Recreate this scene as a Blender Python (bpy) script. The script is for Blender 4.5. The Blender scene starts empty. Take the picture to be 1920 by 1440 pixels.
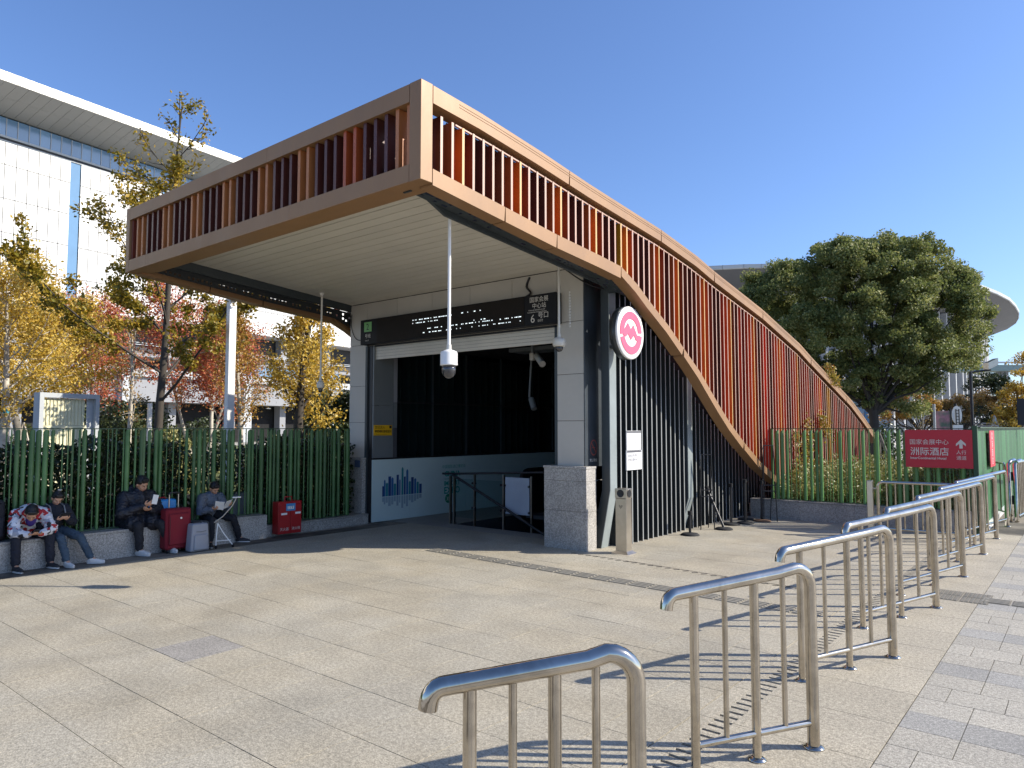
import bpy, bmesh, math, random
import numpy as np
from mathutils import Vector, Matrix

# ------------------------------------------------------------------ camera, light, exposure
sc = bpy.context.scene
S = 1.3                      # metres in one survey unit; every coordinate below is in survey units
SUN_AZ = (0.805, 0.593)      # horizontal direction towards the sun
SUN_EL = math.radians(33.0)

cam_d = bpy.data.cameras.new("camera"); cam = bpy.data.objects.new("camera", cam_d)
sc.collection.objects.link(cam); sc.camera = cam
cam.location = (0, 0, 1.6 * S)
cam.rotation_euler = (math.radians(90) + math.atan(83 / 1334), 0, math.radians(39.2))
cam_d.sensor_width = 36; cam_d.lens = 36 * 1334 / 1920
cam_d.clip_start = 0.05; cam_d.clip_end = 3000

world = bpy.data.worlds.new("World"); sc.world = world; world.use_nodes = True
wn = world.node_tree; bg = wn.nodes["Background"]
sky = wn.nodes.new("ShaderNodeTexSky"); sky.sky_type = 'NISHITA'; sky.sun_disc = False
sky.sun_elevation = SUN_EL; sky.sun_rotation = math.atan2(SUN_AZ[0], SUN_AZ[1])
sky.air_density = 1.0; sky.dust_density = 0.8; sky.ozone_density = 3.0
tint = wn.nodes.new("ShaderNodeVectorMath"); tint.operation = 'MULTIPLY'; tint.inputs[1].default_value = (0.97, 1.11, 1.40)
wn.links.new(sky.outputs[0], tint.inputs[0]); wn.links.new(tint.outputs[0], bg.inputs[0]); bg.inputs[1].default_value = 0.105

sun_d = bpy.data.lights.new("sun", 'SUN'); sun_d.energy = 5.0; sun_d.angle = math.radians(0.53)
sun_d.color = (1.0, 0.925, 0.80)
sun = bpy.data.objects.new("sun", sun_d); sc.collection.objects.link(sun)
sv = Vector((SUN_AZ[0] * math.cos(SUN_EL), SUN_AZ[1] * math.cos(SUN_EL), math.sin(SUN_EL)))
sun.rotation_euler = sv.to_track_quat('Z', 'Y').to_euler(); sun.location = (20, 20, 40)

sc.view_settings.view_transform = 'Standard'; sc.view_settings.look = 'None'
sc.view_settings.exposure = 0.55; sc.view_settings.gamma = 1.0
sc.view_settings.use_curve_mapping = False
sc.render.engine = 'CYCLES'
sc.cycles.use_denoising = True
sc.cycles.max_bounces = 6
sc.cycles.transparent_max_bounces = 6

rnd = random.Random(7)
nrg = np.random.default_rng(11)
col = sc.collection
ORG = {}

# ------------------------------------------------------------------ helpers
def tag(o, label=None, cat=None, group=None, kind=None):
    if label: o['label'] = label
    if cat: o['category'] = cat
    if group: o['group'] = group
    if kind: o['kind'] = kind
    return o

def link(o, parent=None, org=(0, 0, 0)):
    col.objects.link(o)
    if parent is not None: o.parent = parent
    ORG[o.name] = tuple(org)
    return o

def empty(name, loc=(0, 0, 0), label=None, cat=None, group=None, kind=None):
    o = bpy.data.objects.new(name, None); o.empty_display_size = 0.2
    o.location = Vector(loc) * S
    link(o, None, loc)
    return tag(o, label, cat, group, kind)

class MB:
    def __init__(s): s.v = []; s.f = []; s.m = []; s.sm = []
    def add(s, vs, fs, mi=0, smooth=False):
        b = len(s.v); s.v.extend([tuple(map(float, p)) for p in vs])
        for q in fs: s.f.append(tuple(b + i for i in q)); s.m.append(mi); s.sm.append(smooth)
        return s
    def box(s, x0, x1, y0, y1, z0, z1, mi=0, bev=0.0):
        if x0 > x1: x0, x1 = x1, x0
        if y0 > y1: y0, y1 = y1, y0
        if z0 > z1: z0, z1 = z1, z0
        if bev <= 0:
            vs = [(x, y, z) for z in (z0, z1) for y in (y0, y1) for x in (x0, x1)]
            return s.add(vs, [(0, 2, 3, 1), (4, 5, 7, 6), (0, 1, 5, 4), (2, 6, 7, 3), (0, 4, 6, 2), (1, 3, 7, 5)], mi)
        b = bev
        vs = []
        for z, i in ((z0, b), (z0 + b, 0), (z1 - b, 0), (z1, b)):
            vs += [(x0 + i + (b if not i else 0), y0 + i, z), (x1 - i - (b if not i else 0), y0 + i, z),
                   (x1 - i, y0 + i + (b if not i else 0), z), (x1 - i, y1 - i - (b if not i else 0), z),
                   (x1 - i - (b if not i else 0), y1 - i, z), (x0 + i + (b if not i else 0), y1 - i, z),
                   (x0 + i, y1 - i - (b if not i else 0), z), (x0 + i, y0 + i + (b if not i else 0), z)]
        fs = [tuple(reversed(range(8))), tuple(range(24, 32))]
        for l in range(3):
            for k in range(8):
                a = l * 8 + k; c = l * 8 + (k + 1) % 8
                fs.append((a, c, c + 8, a + 8))
        return s.add(vs, fs, mi)
    def prism(s, poly, f, t0, t1, mi=0, smooth=False):
        """poly: 2D points; f(a,b,t) -> xyz; extruded from t0 to t1 along the third axis"""
        n = len(poly)
        vs = [f(a, b, t0) for a, b in poly] + [f(a, b, t1) for a, b in poly]
        fs = [tuple(range(n)), tuple(range(2 * n - 1, n - 1, -1))]
        for i in range(n):
            j = (i + 1) % n; fs.append((i, i + n, j + n, j))
        return s.add(vs, fs, mi, smooth)
    def tube(s, path, r, n=10, mi=0, caps=True, smooth=True, flat=1.0):
        P = [Vector(p) for p in path]; k = len(P)
        rs = r if isinstance(r, (list, tuple)) else [r] * k
        vs = []; ref = None
        for i in range(k):
            d = (P[min(i + 1, k - 1)] - P[max(i - 1, 0)]).normalized()
            if ref is None:
                ref = Vector((0, 0, 1)) if abs(d.z) < 0.9 else Vector((0, 1, 0))
            a = d.cross(ref)
            if a.length < 1e-6: a = d.orthogonal()
            a.normalize(); b = a.cross(d).normalized(); ref = b
            for j in range(n):
                t = 2 * math.pi * j / n
                vs.append(P[i] + (a * math.cos(t) + b * math.sin(t) * flat) * rs[i])
        fs = []
        for i in range(k - 1):
            for j in range(n):
                c = (j + 1) % n
                fs.append((i * n + j, i * n + c, (i + 1) * n + c, (i + 1) * n + j))
        s.add(vs, fs, mi, smooth)
        if caps:
            s.add(vs[:n], [tuple(reversed(range(n)))], mi); s.add(vs[-n:], [tuple(range(n))], mi)
        return s
    def lathe(s, prof, c=(0, 0, 0), n=20, mi=0, smooth=True, axis='z'):
        vs = []
        for r, z in prof:
            for j in range(n):
                t = 2 * math.pi * j / n
                p = (r * math.cos(t), r * math.sin(t), z)
                if axis == 'x': p = (z, p[0], p[1])
                if axis == 'y': p = (p[0], z, p[1])
                vs.append((c[0] + p[0], c[1] + p[1], c[2] + p[2]))
        fs = []
        for i in range(len(prof) - 1):
            for j in range(n):
                k = (j + 1) % n
                fs.append((i * n + j, i * n + k, (i + 1) * n + k, (i + 1) * n + j))
        fs.append(tuple(reversed(range(n)))); fs.append(tuple((len(prof) - 1) * n + j for j in range(n)))
        return s.add(vs, fs, mi, smooth)
    def mesh(s, mats, org=(0, 0, 0)):
        me = bpy.data.meshes.new("mesh")
        o = Vector(org)
        me.from_pydata([((x - o.x) * S, (y - o.y) * S, (z - o.z) * S) for x, y, z in s.v], [], s.f)
        for m in (mats if isinstance(mats, (list, tuple)) else [mats]): me.materials.append(m)
        me.polygons.foreach_set("material_index", s.m)
        me.polygons.foreach_set("use_smooth", s.sm)
        bm = bmesh.new(); bm.from_mesh(me); bmesh.ops.recalc_face_normals(bm, faces=bm.faces); bm.to_mesh(me); bm.free()
        me.update()
        return me
    def build(s, name, mats, parent=None, org=None):
        if parent is not None and org is None: org = ORG[parent.name]
        if org is None: org = (0, 0, 0)
        o = bpy.data.objects.new(name, s.mesh(mats, org))
        if parent is None: o.location = Vector(org) * S
        link(o, parent, org)
        return o

def bx(name, mat, parent, *b, bev=0.0):
    return MB().box(*b, bev=bev).build(name, mat, parent)

def piece(name, me, parent, loc):
    """an object of its own that shares mesh data; loc in survey units"""
    o = bpy.data.objects.new(name, me)
    org = ORG[parent.name] if parent is not None else (0, 0, 0)
    o.location = (Vector(loc) - Vector(org)) * S
    link(o, parent, loc)
    return o

def copy_tree(root, loc):
    c = root.copy(); col.objects.link(c); c.location = Vector(loc) * S; ORG[c.name] = tuple(loc)
    for ch in root.children:
        d = ch.copy(); col.objects.link(d); d.parent = c
        for g in ch.children:
            e = g.copy(); col.objects.link(e); e.parent = d
    return c

def np_mesh(name, V, F, mat, smooth=False):
    """V in metres (n,3), F (m,k)"""
    me = bpy.data.meshes.new(name)
    n, m, k = len(V), len(F), F.shape[1]
    me.vertices.add(n); me.vertices.foreach_set("co", V.astype(np.float32).ravel())
    me.loops.add(m * k); me.loops.foreach_set("vertex_index", F.astype(np.int32).ravel())
    me.polygons.add(m); me.polygons.foreach_set("loop_start", np.arange(0, m * k, k, dtype=np.int32))
    me.polygons.foreach_set("use_smooth", np.full(m, smooth))
    me.update(calc_edges=True); me.materials.append(mat)
    return me

def text_mb(body, size, o, ax, up, depth=0.0015, align='LEFT', mb=None, mi=0, bold=0.0):
    """lettering as flat raised print; o anchor in survey units, ax/up unit vectors, size = cap size in survey units"""
    cu = bpy.data.curves.new("t", 'FONT'); cu.body = body; cu.size = size; cu.align_x = align
    cu.resolution_u = 2
    cu.offset = bold
    ob = bpy.data.objects.new("t", cu); col.objects.link(ob)
    dg = bpy.context.evaluated_depsgraph_get(); dg.update()
    me = bpy.data.meshes.new_from_object(ob.evaluated_get(dg))
    ax = Vector(ax); up = Vector(up); nn = ax.cross(up); o = Vector(o)
    vs = [o + ax * v.co.x + up * v.co.y + nn * depth for v in me.vertices]
    fs = [tuple(p.vertices) for p in me.polygons]
    bpy.data.objects.remove(ob); bpy.data.curves.remove(cu); bpy.data.meshes.remove(me)
    mb = mb or MB(); mb.add(vs, fs, mi)
    return mb

def at(px, depth, z=0.0):
    """a spot on the ground for a bearing and a distance ahead of the viewpoint"""
    yw = math.radians(39.2); l = (px - 960) / 1334 * depth
    return (-math.sin(yw) * depth + math.cos(yw) * l, math.cos(yw) * depth + math.sin(yw) * l, z)
def zat(py, depth): return 1.6 + (803 - py) / 1334 * depth

# ------------------------------------------------------------------ materials
def nodes(m): return m.node_tree.nodes, m.node_tree.links

def mat(name, c, rough=0.6, metal=0.0, var=0.08, scale=3.0, bump=0.0, bscale=60.0, spec=0.5, grime=0.0, obj_var=0.0, speck=0.0, speck_scale=250.0,
        spots=0, aniso=0.0, coat=0.0, stretch=None, island=0.0, c2=None):
    m = bpy.data.materials.new(name); m.use_nodes = True
    n, l = nodes(m); p = n["Principled BSDF"]
    p.inputs["Roughness"].default_value = rough; p.inputs["Metallic"].default_value = metal
    p.inputs["Specular IOR Level"].default_value = spec
    if coat: p.inputs["Coat Weight"].default_value = coat; p.inputs["Coat Roughness"].default_value = 0.15
    tc = n.new("ShaderNodeTexCoord"); geo = n.new("ShaderNodeNewGeometry")
    src = geo.outputs["Position"]
    if stretch:
        mp = n.new("ShaderNodeMapping"); mp.inputs["Scale"].default_value = stretch
        l.new(src, mp.inputs[0]); src = mp.outputs[0]
    nz = n.new("ShaderNodeTexNoise"); nz.inputs["Scale"].default_value = scale; nz.inputs["Detail"].default_value = 6
    nz.inputs["Roughness"].default_value = 0.6
    l.new(src, nz.inputs["Vector"])
    val = n.new("ShaderNodeMapRange"); val.inputs[1].default_value = 0.25; val.inputs[2].default_value = 0.75
    val.inputs[3].default_value = 1 - var; val.inputs[4].default_value = 1 + var
    l.new(nz.outputs["Fac"], val.inputs[0]); cur = val.outputs[0]
    def mul(a, b):
        q = n.new("ShaderNodeMath"); q.operation = 'MULTIPLY'; l.new(a, q.inputs[0]); l.new(b, q.inputs[1]); return q.outputs[0]
    if obj_var or island:
        oi = n.new("ShaderNodeObjectInfo")
        ad = n.new("ShaderNodeMath"); ad.operation = 'ADD'
        l.new(oi.outputs["Random"], ad.inputs[0])
        l.new(geo.outputs["Random Per Island"], ad.inputs[1])
        fr = n.new("ShaderNodeMath"); fr.operation = 'FRACT'; l.new(ad.outputs[0], fr.inputs[0])
        mr = n.new("ShaderNodeMapRange"); v = obj_var or island
        mr.inputs[3].default_value = 1 - v; mr.inputs[4].default_value = 1 + v
        l.new(fr.outputs[0], mr.inputs[0]); cur = mul(cur, mr.outputs[0])
    if speck:
        for sc_, w in ((speck_scale, speck), (speck_scale * 0.35, speck * 0.6)):
            sn = n.new("ShaderNodeTexNoise"); sn.inputs["Scale"].default_value = sc_; sn.inputs["Detail"].default_value = 2
            l.new(geo.outputs["Position"], sn.inputs["Vector"])
            mr = n.new("ShaderNodeMapRange"); mr.inputs[1].default_value = 0.35; mr.inputs[2].default_value = 0.65
            mr.inputs[3].default_value = 1 - w; mr.inputs[4].default_value = 1 + w
            l.new(sn.outputs["Fac"], mr.inputs[0]); cur = mul(cur, mr.outputs[0])
    if grime:
        gn = n.new("ShaderNodeTexNoise"); gn.inputs["Scale"].default_value = scale * 0.35; gn.inputs["Detail"].default_value = 8
        gn.inputs["Roughness"].default_value = 0.7; gn.inputs["Distortion"].default_value = 0.6
        l.new(src, gn.inputs["Vector"])
        mr = n.new("ShaderNodeMapRange"); mr.inputs[1].default_value = 0.42; mr.inputs[2].default_value = 0.62
        mr.inputs[3].default_value = 1; mr.inputs[4].default_value = 1 - grime
        l.new(gn.outputs["Fac"], mr.inputs[0]); cur = mul(cur, mr.outputs[0])
    if spots:   # trodden-in gum and drip stains, scattered and uneven
        for sc_, lim, dk in ((1.3, 0.035, 0.55), (0.42, 0.06, 0.82), (3.1, 0.045, 0.8)):
            vo = n.new("ShaderNodeTexVoronoi"); vo.inputs["Scale"].default_value = sc_
            wn_ = n.new("ShaderNodeTexNoise"); wn_.inputs["Scale"].default_value = 14; l.new(geo.outputs["Position"], wn_.inputs["Vector"])
            av = n.new("ShaderNodeVectorMath"); av.operation = 'MULTIPLY_ADD'; av.inputs[1].default_value = (.05, .05, .0)
            l.new(wn_.outputs["Color"], av.inputs[0]); l.new(geo.outputs["Position"], av.inputs[2]); l.new(av.outputs[0], vo.inputs["Vector"])
            mr = n.new("ShaderNodeMapRange"); mr.inputs[1].default_value = lim * .5; mr.inputs[2].default_value = lim
            mr.inputs[3].default_value = dk; mr.inputs[4].default_value = 1
            l.new(vo.outputs["Distance"], mr.inputs[0]); cur = mul(cur, mr.outputs[0])
    base = n.new("ShaderNodeRGB"); base.outputs[0].default_value = (*c, 1); bo = base.outputs[0]
    if c2:
        mxc = n.new("ShaderNodeMix"); mxc.data_type = 'RGBA'
        cn = n.new("ShaderNodeTexNoise"); cn.inputs["Scale"].default_value = scale * 0.6; cn.inputs["Detail"].default_value = 5
        l.new(geo.outputs["Position"], cn.inputs["Vector"])
        cr = n.new("ShaderNodeMapRange"); cr.inputs[1].default_value = 0.4; cr.inputs[2].default_value = 0.6
        l.new(cn.outputs["Fac"], cr.inputs[0]); l.new(cr.outputs[0], mxc.inputs[0])
        l.new(bo, mxc.inputs[6]); mxc.inputs[7].default_value = (*c2, 1); bo = mxc.outputs[2]
    vm = n.new("ShaderNodeVectorMath"); vm.operation = 'SCALE'
    l.new(bo, vm.inputs[0]); l.new(cur, vm.inputs["Scale"])
    l.new(vm.outputs[0], p.inputs["Base Color"])
    if rough > 0.05:
        rr = n.new("ShaderNodeMapRange"); rr.inputs[3].default_value = max(rough * 0.8, 0.02); rr.inputs[4].default_value = min(rough * 1.25, 1)
        l.new(nz.outputs["Fac"], rr.inputs[0]); l.new(rr.outputs[0], p.inputs["Roughness"])
    if bump:
        bn = n.new("ShaderNodeTexNoise"); bn.inputs["Scale"].default_value = bscale; bn.inputs["Detail"].default_value = 4
        l.new(src, bn.inputs["Vector"])
        bp = n.new("ShaderNodeBump"); bp.inputs["Strength"].default_value = bump; bp.inputs["Distance"].default_value = 0.01
        l.new(bn.outputs["Fac"], bp.inputs["Height"]); l.new(bp.outputs[0], p.inputs["Normal"])
    return m

def leaf_mat(name, cols, trans=0.35, rough=0.5):
    m = bpy.data.materials.new(name); m.use_nodes = True
    n, l = nodes(m); p = n["Principled BSDF"]; out = n["Material Output"]
    geo = n.new("ShaderNodeNewGeometry"); ramp = n.new("ShaderNodeValToRGB")
    el = ramp.color_ramp.elements
    while len(el) < len(cols): el.new(0.5)
    for i, c in enumerate(cols):
        el[i].position = i / (len(cols) - 1); el[i].color = (*c, 1)
    nz = n.new("ShaderNodeTexNoise"); nz.inputs["Scale"].default_value = 0.9; nz.inputs["Detail"].default_value = 2
    l.new(geo.outputs["Position"], nz.inputs["Vector"])
    mx = n.new("ShaderNodeMath"); mx.operation = 'MULTIPLY_ADD'; mx.inputs[1].default_value = 0.75; mx.inputs[2].default_value = -0.25
    ad = n.new("ShaderNodeMath"); ad.operation = 'ADD'
    l.new(geo.outputs["Random Per Island"], mx.inputs[0]); l.new(mx.outputs[0], ad.inputs[0]); l.new(nz.outputs["Fac"], ad.inputs[1])
    l.new(ad.outputs[0], ramp.inputs[0]); l.new(ramp.outputs[0], p.inputs["Base Color"])
    p.inputs["Roughness"].default_value = rough
    tr = n.new("ShaderNodeBsdfTranslucent"); l.new(ramp.outputs[0], tr.inputs[0])
    mix = n.new("ShaderNodeMixShader"); mix.inputs[0].default_value = trans
    l.new(p.outputs[0], mix.inputs[1]); l.new(tr.outputs[0], mix.inputs[2]); l.new(mix.outputs[0], out.inputs[0])
    return m

def glass_mat(name, tint=(0.8, 0.9, 0.9), alpha=0.35, rough=0.03):
    m = bpy.data.materials.new(name); m.use_nodes = True
    n, l = nodes(m); p = n["Principled BSDF"]; out = n["Material Output"]
    p.inputs["Base Color"].default_value = (*(tint if alpha > .5 else (.01, .012, .012)), 1); p.inputs["Roughness"].default_value = rough
    p.inputs["Specular IOR Level"].default_value = 0.8
    tb = n.new("ShaderNodeBsdfTransparent"); tb.inputs[0].default_value = (*[min(1, t + .33) for t in tint], 1)
    nz = n.new("ShaderNodeTexNoise"); nz.inputs["Scale"].default_value = 2.0
    mr = n.new("ShaderNodeMapRange"); mr.inputs[3].default_value = alpha * .85; mr.inputs[4].default_value = alpha * 1.15
    l.new(nz.outputs[0], mr.inputs[0])
    mix = n.new("ShaderNodeMixShader"); l.new(mr.outputs[0], mix.inputs[0])
    l.new(tb.outputs[0], mix.inputs[1]); l.new(p.outputs[0], mix.inputs[2]); l.new(mix.outputs[0], out.inputs[0])
    return m

M = {}
M['paver'] = mat('granite_paver', (0.37, 0.328, 0.247), 0.75, var=0.11, scale=1.6, bump=0.30, bscale=90, speck=0.30, speck_scale=95, obj_var=0.035, grime=0.16, c2=(0.36, 0.328, 0.26), spots=1)
M['paver_strip'] = mat('granite_paver_strip', (0.375, 0.336, 0.260), 0.75, var=0.10, scale=1.5, bump=0.25, bscale=120, speck=0.32, speck_scale=95, obj_var=0.04, grime=0.10)
M['paver_light'] = mat('granite_walk_light', (0.355, 0.33, 0.277), 0.75, var=0.08, scale=2, bump=0.3, bscale=120, speck=0.36, speck_scale=110, obj_var=0.06)
M['paver_dark'] = mat('granite_walk_dark', (0.285, 0.275, 0.25), 0.75, var=0.10, scale=2, bump=0.3, bscale=120, speck=0.34, speck_scale=110, obj_var=0.08)
M['paver_grey'] = mat('granite_replaced', (0.29, 0.27, 0.24), 0.7, var=0.10, scale=3, bump=0.2, bscale=90, speck=0.3, speck_scale=95, grime=0.15)
M['grout'] = mat('joint_mortar', (0.21, 0.185, 0.145), 0.95, var=0.3, scale=1.1, grime=0.75)
M['ground'] = mat('far_paving', (0.36, 0.34, 0.30), 0.85, var=0.1, scale=0.6, speck=0.1, speck_scale=60)
M['soil'] = mat('soil', (0.07, 0.055, 0.035), 0.95, var=0.3, scale=6, bump=0.6, bscale=30)
M['lawn'] = mat('lawn', (0.11, 0.13, 0.04), 0.95, var=0.3, scale=8, bump=0.6, bscale=60)
M['granite'] = mat('speckled_granite', (0.36, 0.34, 0.31), 0.55, var=0.08, scale=3, bump=0.1, bscale=100, speck=0.42, speck_scale=110, obj_var=0.05, grime=0.18)
M['granite_dark'] = mat('granite_cap', (0.30, 0.285, 0.26), 0.5, var=0.08, scale=3, speck=0.35, speck_scale=110, grime=0.25)
M['bronze'] = mat('bronze_aluminium', (0.295, 0.163, 0.074), 0.5, 0.1, var=0.06, scale=2, bump=0.04, bscale=30, grime=0.12, stretch=(1, 1, 0.4))
M['fin_edge'] = mat('fin_edge_sunlit', (0.46, 0.29, 0.22), 0.45, 0.0, var=0.05)  # paler than the fin faces: direct sun painted into the edge colour
M['fin_edge_y'] = mat('fin_edge_sunlit_cream', (0.55, 0.34, 0.13), 0.45, 0.0, var=0.05)  # same painted sun, warmer, for the orange and amber fins
FC = dict(D=(0.085, 0.022, 0.015), E=(0.17, 0.034, 0.018), B=(0.16, 0.050, 0.022), R=(0.40, 0.080, 0.020), O=(0.66, 0.150, 0.02), K=(0.58, 0.045, 0.015), Y=(0.50, 0.24, 0.01))
FM = {k: mat('fin_' + n_, FC[k], 0.4, 0.0, var=0.12, scale=3, grime=0.1, obj_var=0.08) for k, n_ in
      dict(D='dark_brown', E='maroon', B='brown', R='rust', O='orange', K='red', Y='amber').items()}
FO = mat('fin_tan', (0.46, 0.165, 0.05), 0.45, 0.0, var=0.1, scale=3, grime=0.1)
M['steel_dark'] = mat('painted_steel_grey', (0.038, 0.048, 0.053), 0.45, 0.0, var=0.06, scale=2, grime=0.12)
M['flange'] = mat('sunlit_column_face', (0.25, 0.285, 0.285), 0.4, 0.0, var=0.08, grime=0.15)  # outer column face made pale: sunlight put into its colour
M['slat_edge'] = mat('sunlit_slat_edge', (0.27, 0.28, 0.28), 0.4, 0.0, var=0.06)  # slat edges lightened in colour to stand for the sun on them
M['slat_grey'] = mat('shaded_slat_face', (0.022, 0.028, 0.031), 0.4, 0.0, var=0.06, scale=2)  # slat colour darkened to carry the shade on the broad faces
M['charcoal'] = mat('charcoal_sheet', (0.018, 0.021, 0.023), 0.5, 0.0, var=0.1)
M['soffit'] = mat('cream_ceiling_plank', (0.66, 0.62, 0.53), 0.45, 0.0, var=0.04, scale=1.5, obj_var=0.03, grime=0.05)
M['cladding'] = mat('pale_grey_cladding', (0.50, 0.465, 0.405), 0.45, 0.0, var=0.04, scale=1.5, grime=0.08, obj_var=0.02)
M['cladding_in'] = mat('grey_inner_panel', (0.16, 0.175, 0.18), 0.45, 0.0, var=0.04, scale=1.5)
M['shutter'] = mat('shutter_slat', (0.62, 0.57, 0.48), 0.45, 0.1, var=0.05, scale=1.5, grime=0.15)
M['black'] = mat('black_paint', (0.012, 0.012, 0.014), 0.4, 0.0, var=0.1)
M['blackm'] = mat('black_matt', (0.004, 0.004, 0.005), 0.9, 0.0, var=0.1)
M['signblack'] = mat('sign_panel', (0.010, 0.010, 0.012), 0.5, 0.0, var=0.05, spec=0.2)
M['signbrown'] = mat('sign_screen', (0.014, 0.011, 0.009), 0.6, 0.0, var=0.05, spec=0.2)
M['stain'] = mat('stainless_polished', (0.54, 0.49, 0.415), 0.075, 1.0, var=0.10, scale=9, grime=0.28)
M['stainb'] = mat('stainless_brushed', (0.55, 0.50, 0.43), 0.30, 1.0, var=0.08, scale=8, grime=0.08)
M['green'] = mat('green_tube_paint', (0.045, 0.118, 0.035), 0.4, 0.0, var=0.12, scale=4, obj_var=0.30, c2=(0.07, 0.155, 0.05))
M['greend'] = mat('dark_green_paint', (0.022, 0.062, 0.026), 0.45, 0.0, var=0.1)
M['hoard'] = mat('green_hoarding', (0.034, 0.135, 0.046), 0.5, 0.0, var=0.15, scale=2, obj_var=0.35)
M['white'] = mat('white_paint', (0.78, 0.77, 0.74), 0.4, 0.0, var=0.03)
M['camwhite'] = mat('camera_housing', (0.62, 0.60, 0.54), 0.35, 0.0, var=0.03)
M['facade'] = mat('white_facade_panel', (0.66, 0.655, 0.64), 0.5, 0.0, var=0.02, scale=0.3, obj_var=0.025)
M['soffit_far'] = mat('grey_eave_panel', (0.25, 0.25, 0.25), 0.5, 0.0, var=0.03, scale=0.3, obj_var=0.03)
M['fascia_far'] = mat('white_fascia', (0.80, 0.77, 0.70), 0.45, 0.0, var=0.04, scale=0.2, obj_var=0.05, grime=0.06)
M['farglass'] = mat('blue_glass', (0.12, 0.235, 0.38), 0.10, 0.0, var=0.08, scale=0.4, obj_var=0.15, spec=0.9)
M['mull'] = mat('mullion_grey', (0.42, 0.44, 0.45), 0.5, 0.0, var=0.03)
M['fardark'] = mat('shaded_concrete', (0.06, 0.062, 0.07), 0.8, 0.0, var=0.15, scale=0.3)
M['fargrey'] = mat('grey_concrete', (0.25, 0.255, 0.27), 0.7, 0.0, var=0.1, scale=0.3)
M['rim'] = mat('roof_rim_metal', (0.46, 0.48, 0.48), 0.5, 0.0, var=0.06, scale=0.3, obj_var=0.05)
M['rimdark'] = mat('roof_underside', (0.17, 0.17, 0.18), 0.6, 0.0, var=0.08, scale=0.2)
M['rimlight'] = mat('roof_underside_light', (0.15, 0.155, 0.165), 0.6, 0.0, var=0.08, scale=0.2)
M['bark'] = mat('brown_bark', (0.055, 0.045, 0.035), 0.9, 0.0, var=0.35, scale=6, bump=0.8, bscale=25, stretch=(3, 3, 0.6))
M['barkpale'] = mat('pale_bark', (0.50, 0.45, 0.37), 0.85, 0.0, var=0.3, scale=5, bump=0.4, bscale=30, grime=0.35)
M['barkgrey'] = mat('grey_bark', (0.22, 0.20, 0.17), 0.9, 0.0, var=0.3, scale=6, bump=0.6, bscale=25, grime=0.3)
M['red'] = mat('red_enamel', (0.36, 0.010, 0.014), 0.35, 0.0, var=0.08, scale=5)
M['redsign'] = mat('red_sign_face', (0.48, 0.010, 0.028), 0.4, 0.0, var=0.04)
M['signgrey'] = mat('sign_lettering', (0.62, 0.58, 0.52), 0.5, 0.0, var=0.02)
M['white_flat'] = mat('white_print', (0.78, 0.78, 0.76), 0.6, 0.0, var=0.02)
M['pink'] = mat('faded_red_acrylic', (0.76, 0.095, 0.17), 0.35, 0.0, var=0.06, scale=12)
M['rimblack'] = mat('sign_box_edge', (0.035, 0.042, 0.044), 0.3, 0.0, var=0.08)
M['green2'] = mat('green_badge', (0.17, 0.42, 0.13), 0.4, 0.0, var=0.04)
M['yellow'] = mat('yellow_plate', (0.75, 0.42, 0.01), 0.5, 0.0, var=0.05)
M['mural'] = mat('pale_cyan_wall_panel', (0.56, 0.68, 0.67), 0.35, 0.0, var=0.04, scale=1)
M['teal'] = mat('teal_print', (0.01, 0.33, 0.27), 0.5, 0.0, var=0.03)
M['tealg'] = mat('green_print', (0.02, 0.25, 0.12), 0.5, 0.0, var=0.03)
M['blue1'] = mat('navy_print', (0.02, 0.06, 0.20), 0.5, 0.0, var=0.05)
M['blue2'] = mat('blue_print', (0.04, 0.14, 0.34), 0.5, 0.0, var=0.05)
M['blue3'] = mat('green_blue_print', (0.03, 0.22, 0.26), 0.5, 0.0, var=0.05)
M['fadeprint'] = mat('faded_blue_print', (0.28, 0.38, 0.45), 0.5, 0.0, var=0.05)
M['screenwhite'] = mat('lit_letters', (0.9, 0.9, 0.9), 0.5)
_p = M['screenwhite'].node_tree.nodes["Principled BSDF"]; _p.inputs["Emission Color"].default_value = (0.8, 0.93, 1, 1); _p.inputs["Emission Strength"].default_value = 0.9
M['lens'] = mat('smoked_dome', (0.03, 0.03, 0.035), 0.06, 0.0, var=0.02, spec=0.9)
M['glass'] = glass_mat('clear_glass', (0.55, 0.65, 0.65), 0.09)
M['glass_frost'] = glass_mat('frosted_glass', (0.42, 0.47, 0.55), 0.75, 0.25)
M['rubber'] = mat('rubber', (0.015, 0.015, 0.016), 0.8)
M['poster'] = mat('poster_white', (0.80, 0.80, 0.80), 0.4, 0.0, var=0.02)
M['postgrey'] = mat('poster_bar', (0.10, 0.10, 0.11), 0.5)
M['postink'] = mat('poster_ink', (0.10, 0.10, 0.12), 0.6)
M['blueplate'] = mat('blue_plate', (0.05, 0.08, 0.14), 0.5)
M['binblue'] = mat('grey_bin_plastic', (0.12, 0.14, 0.15), 0.6)
M['slot'] = mat('drain_shadow', (0.012, 0.011, 0.010), 0.9)
M['yellowslat'] = mat('cream_slat', (0.72, 0.68, 0.45), 0.5, 0.0, var=0.05, obj_var=0.05)

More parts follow.
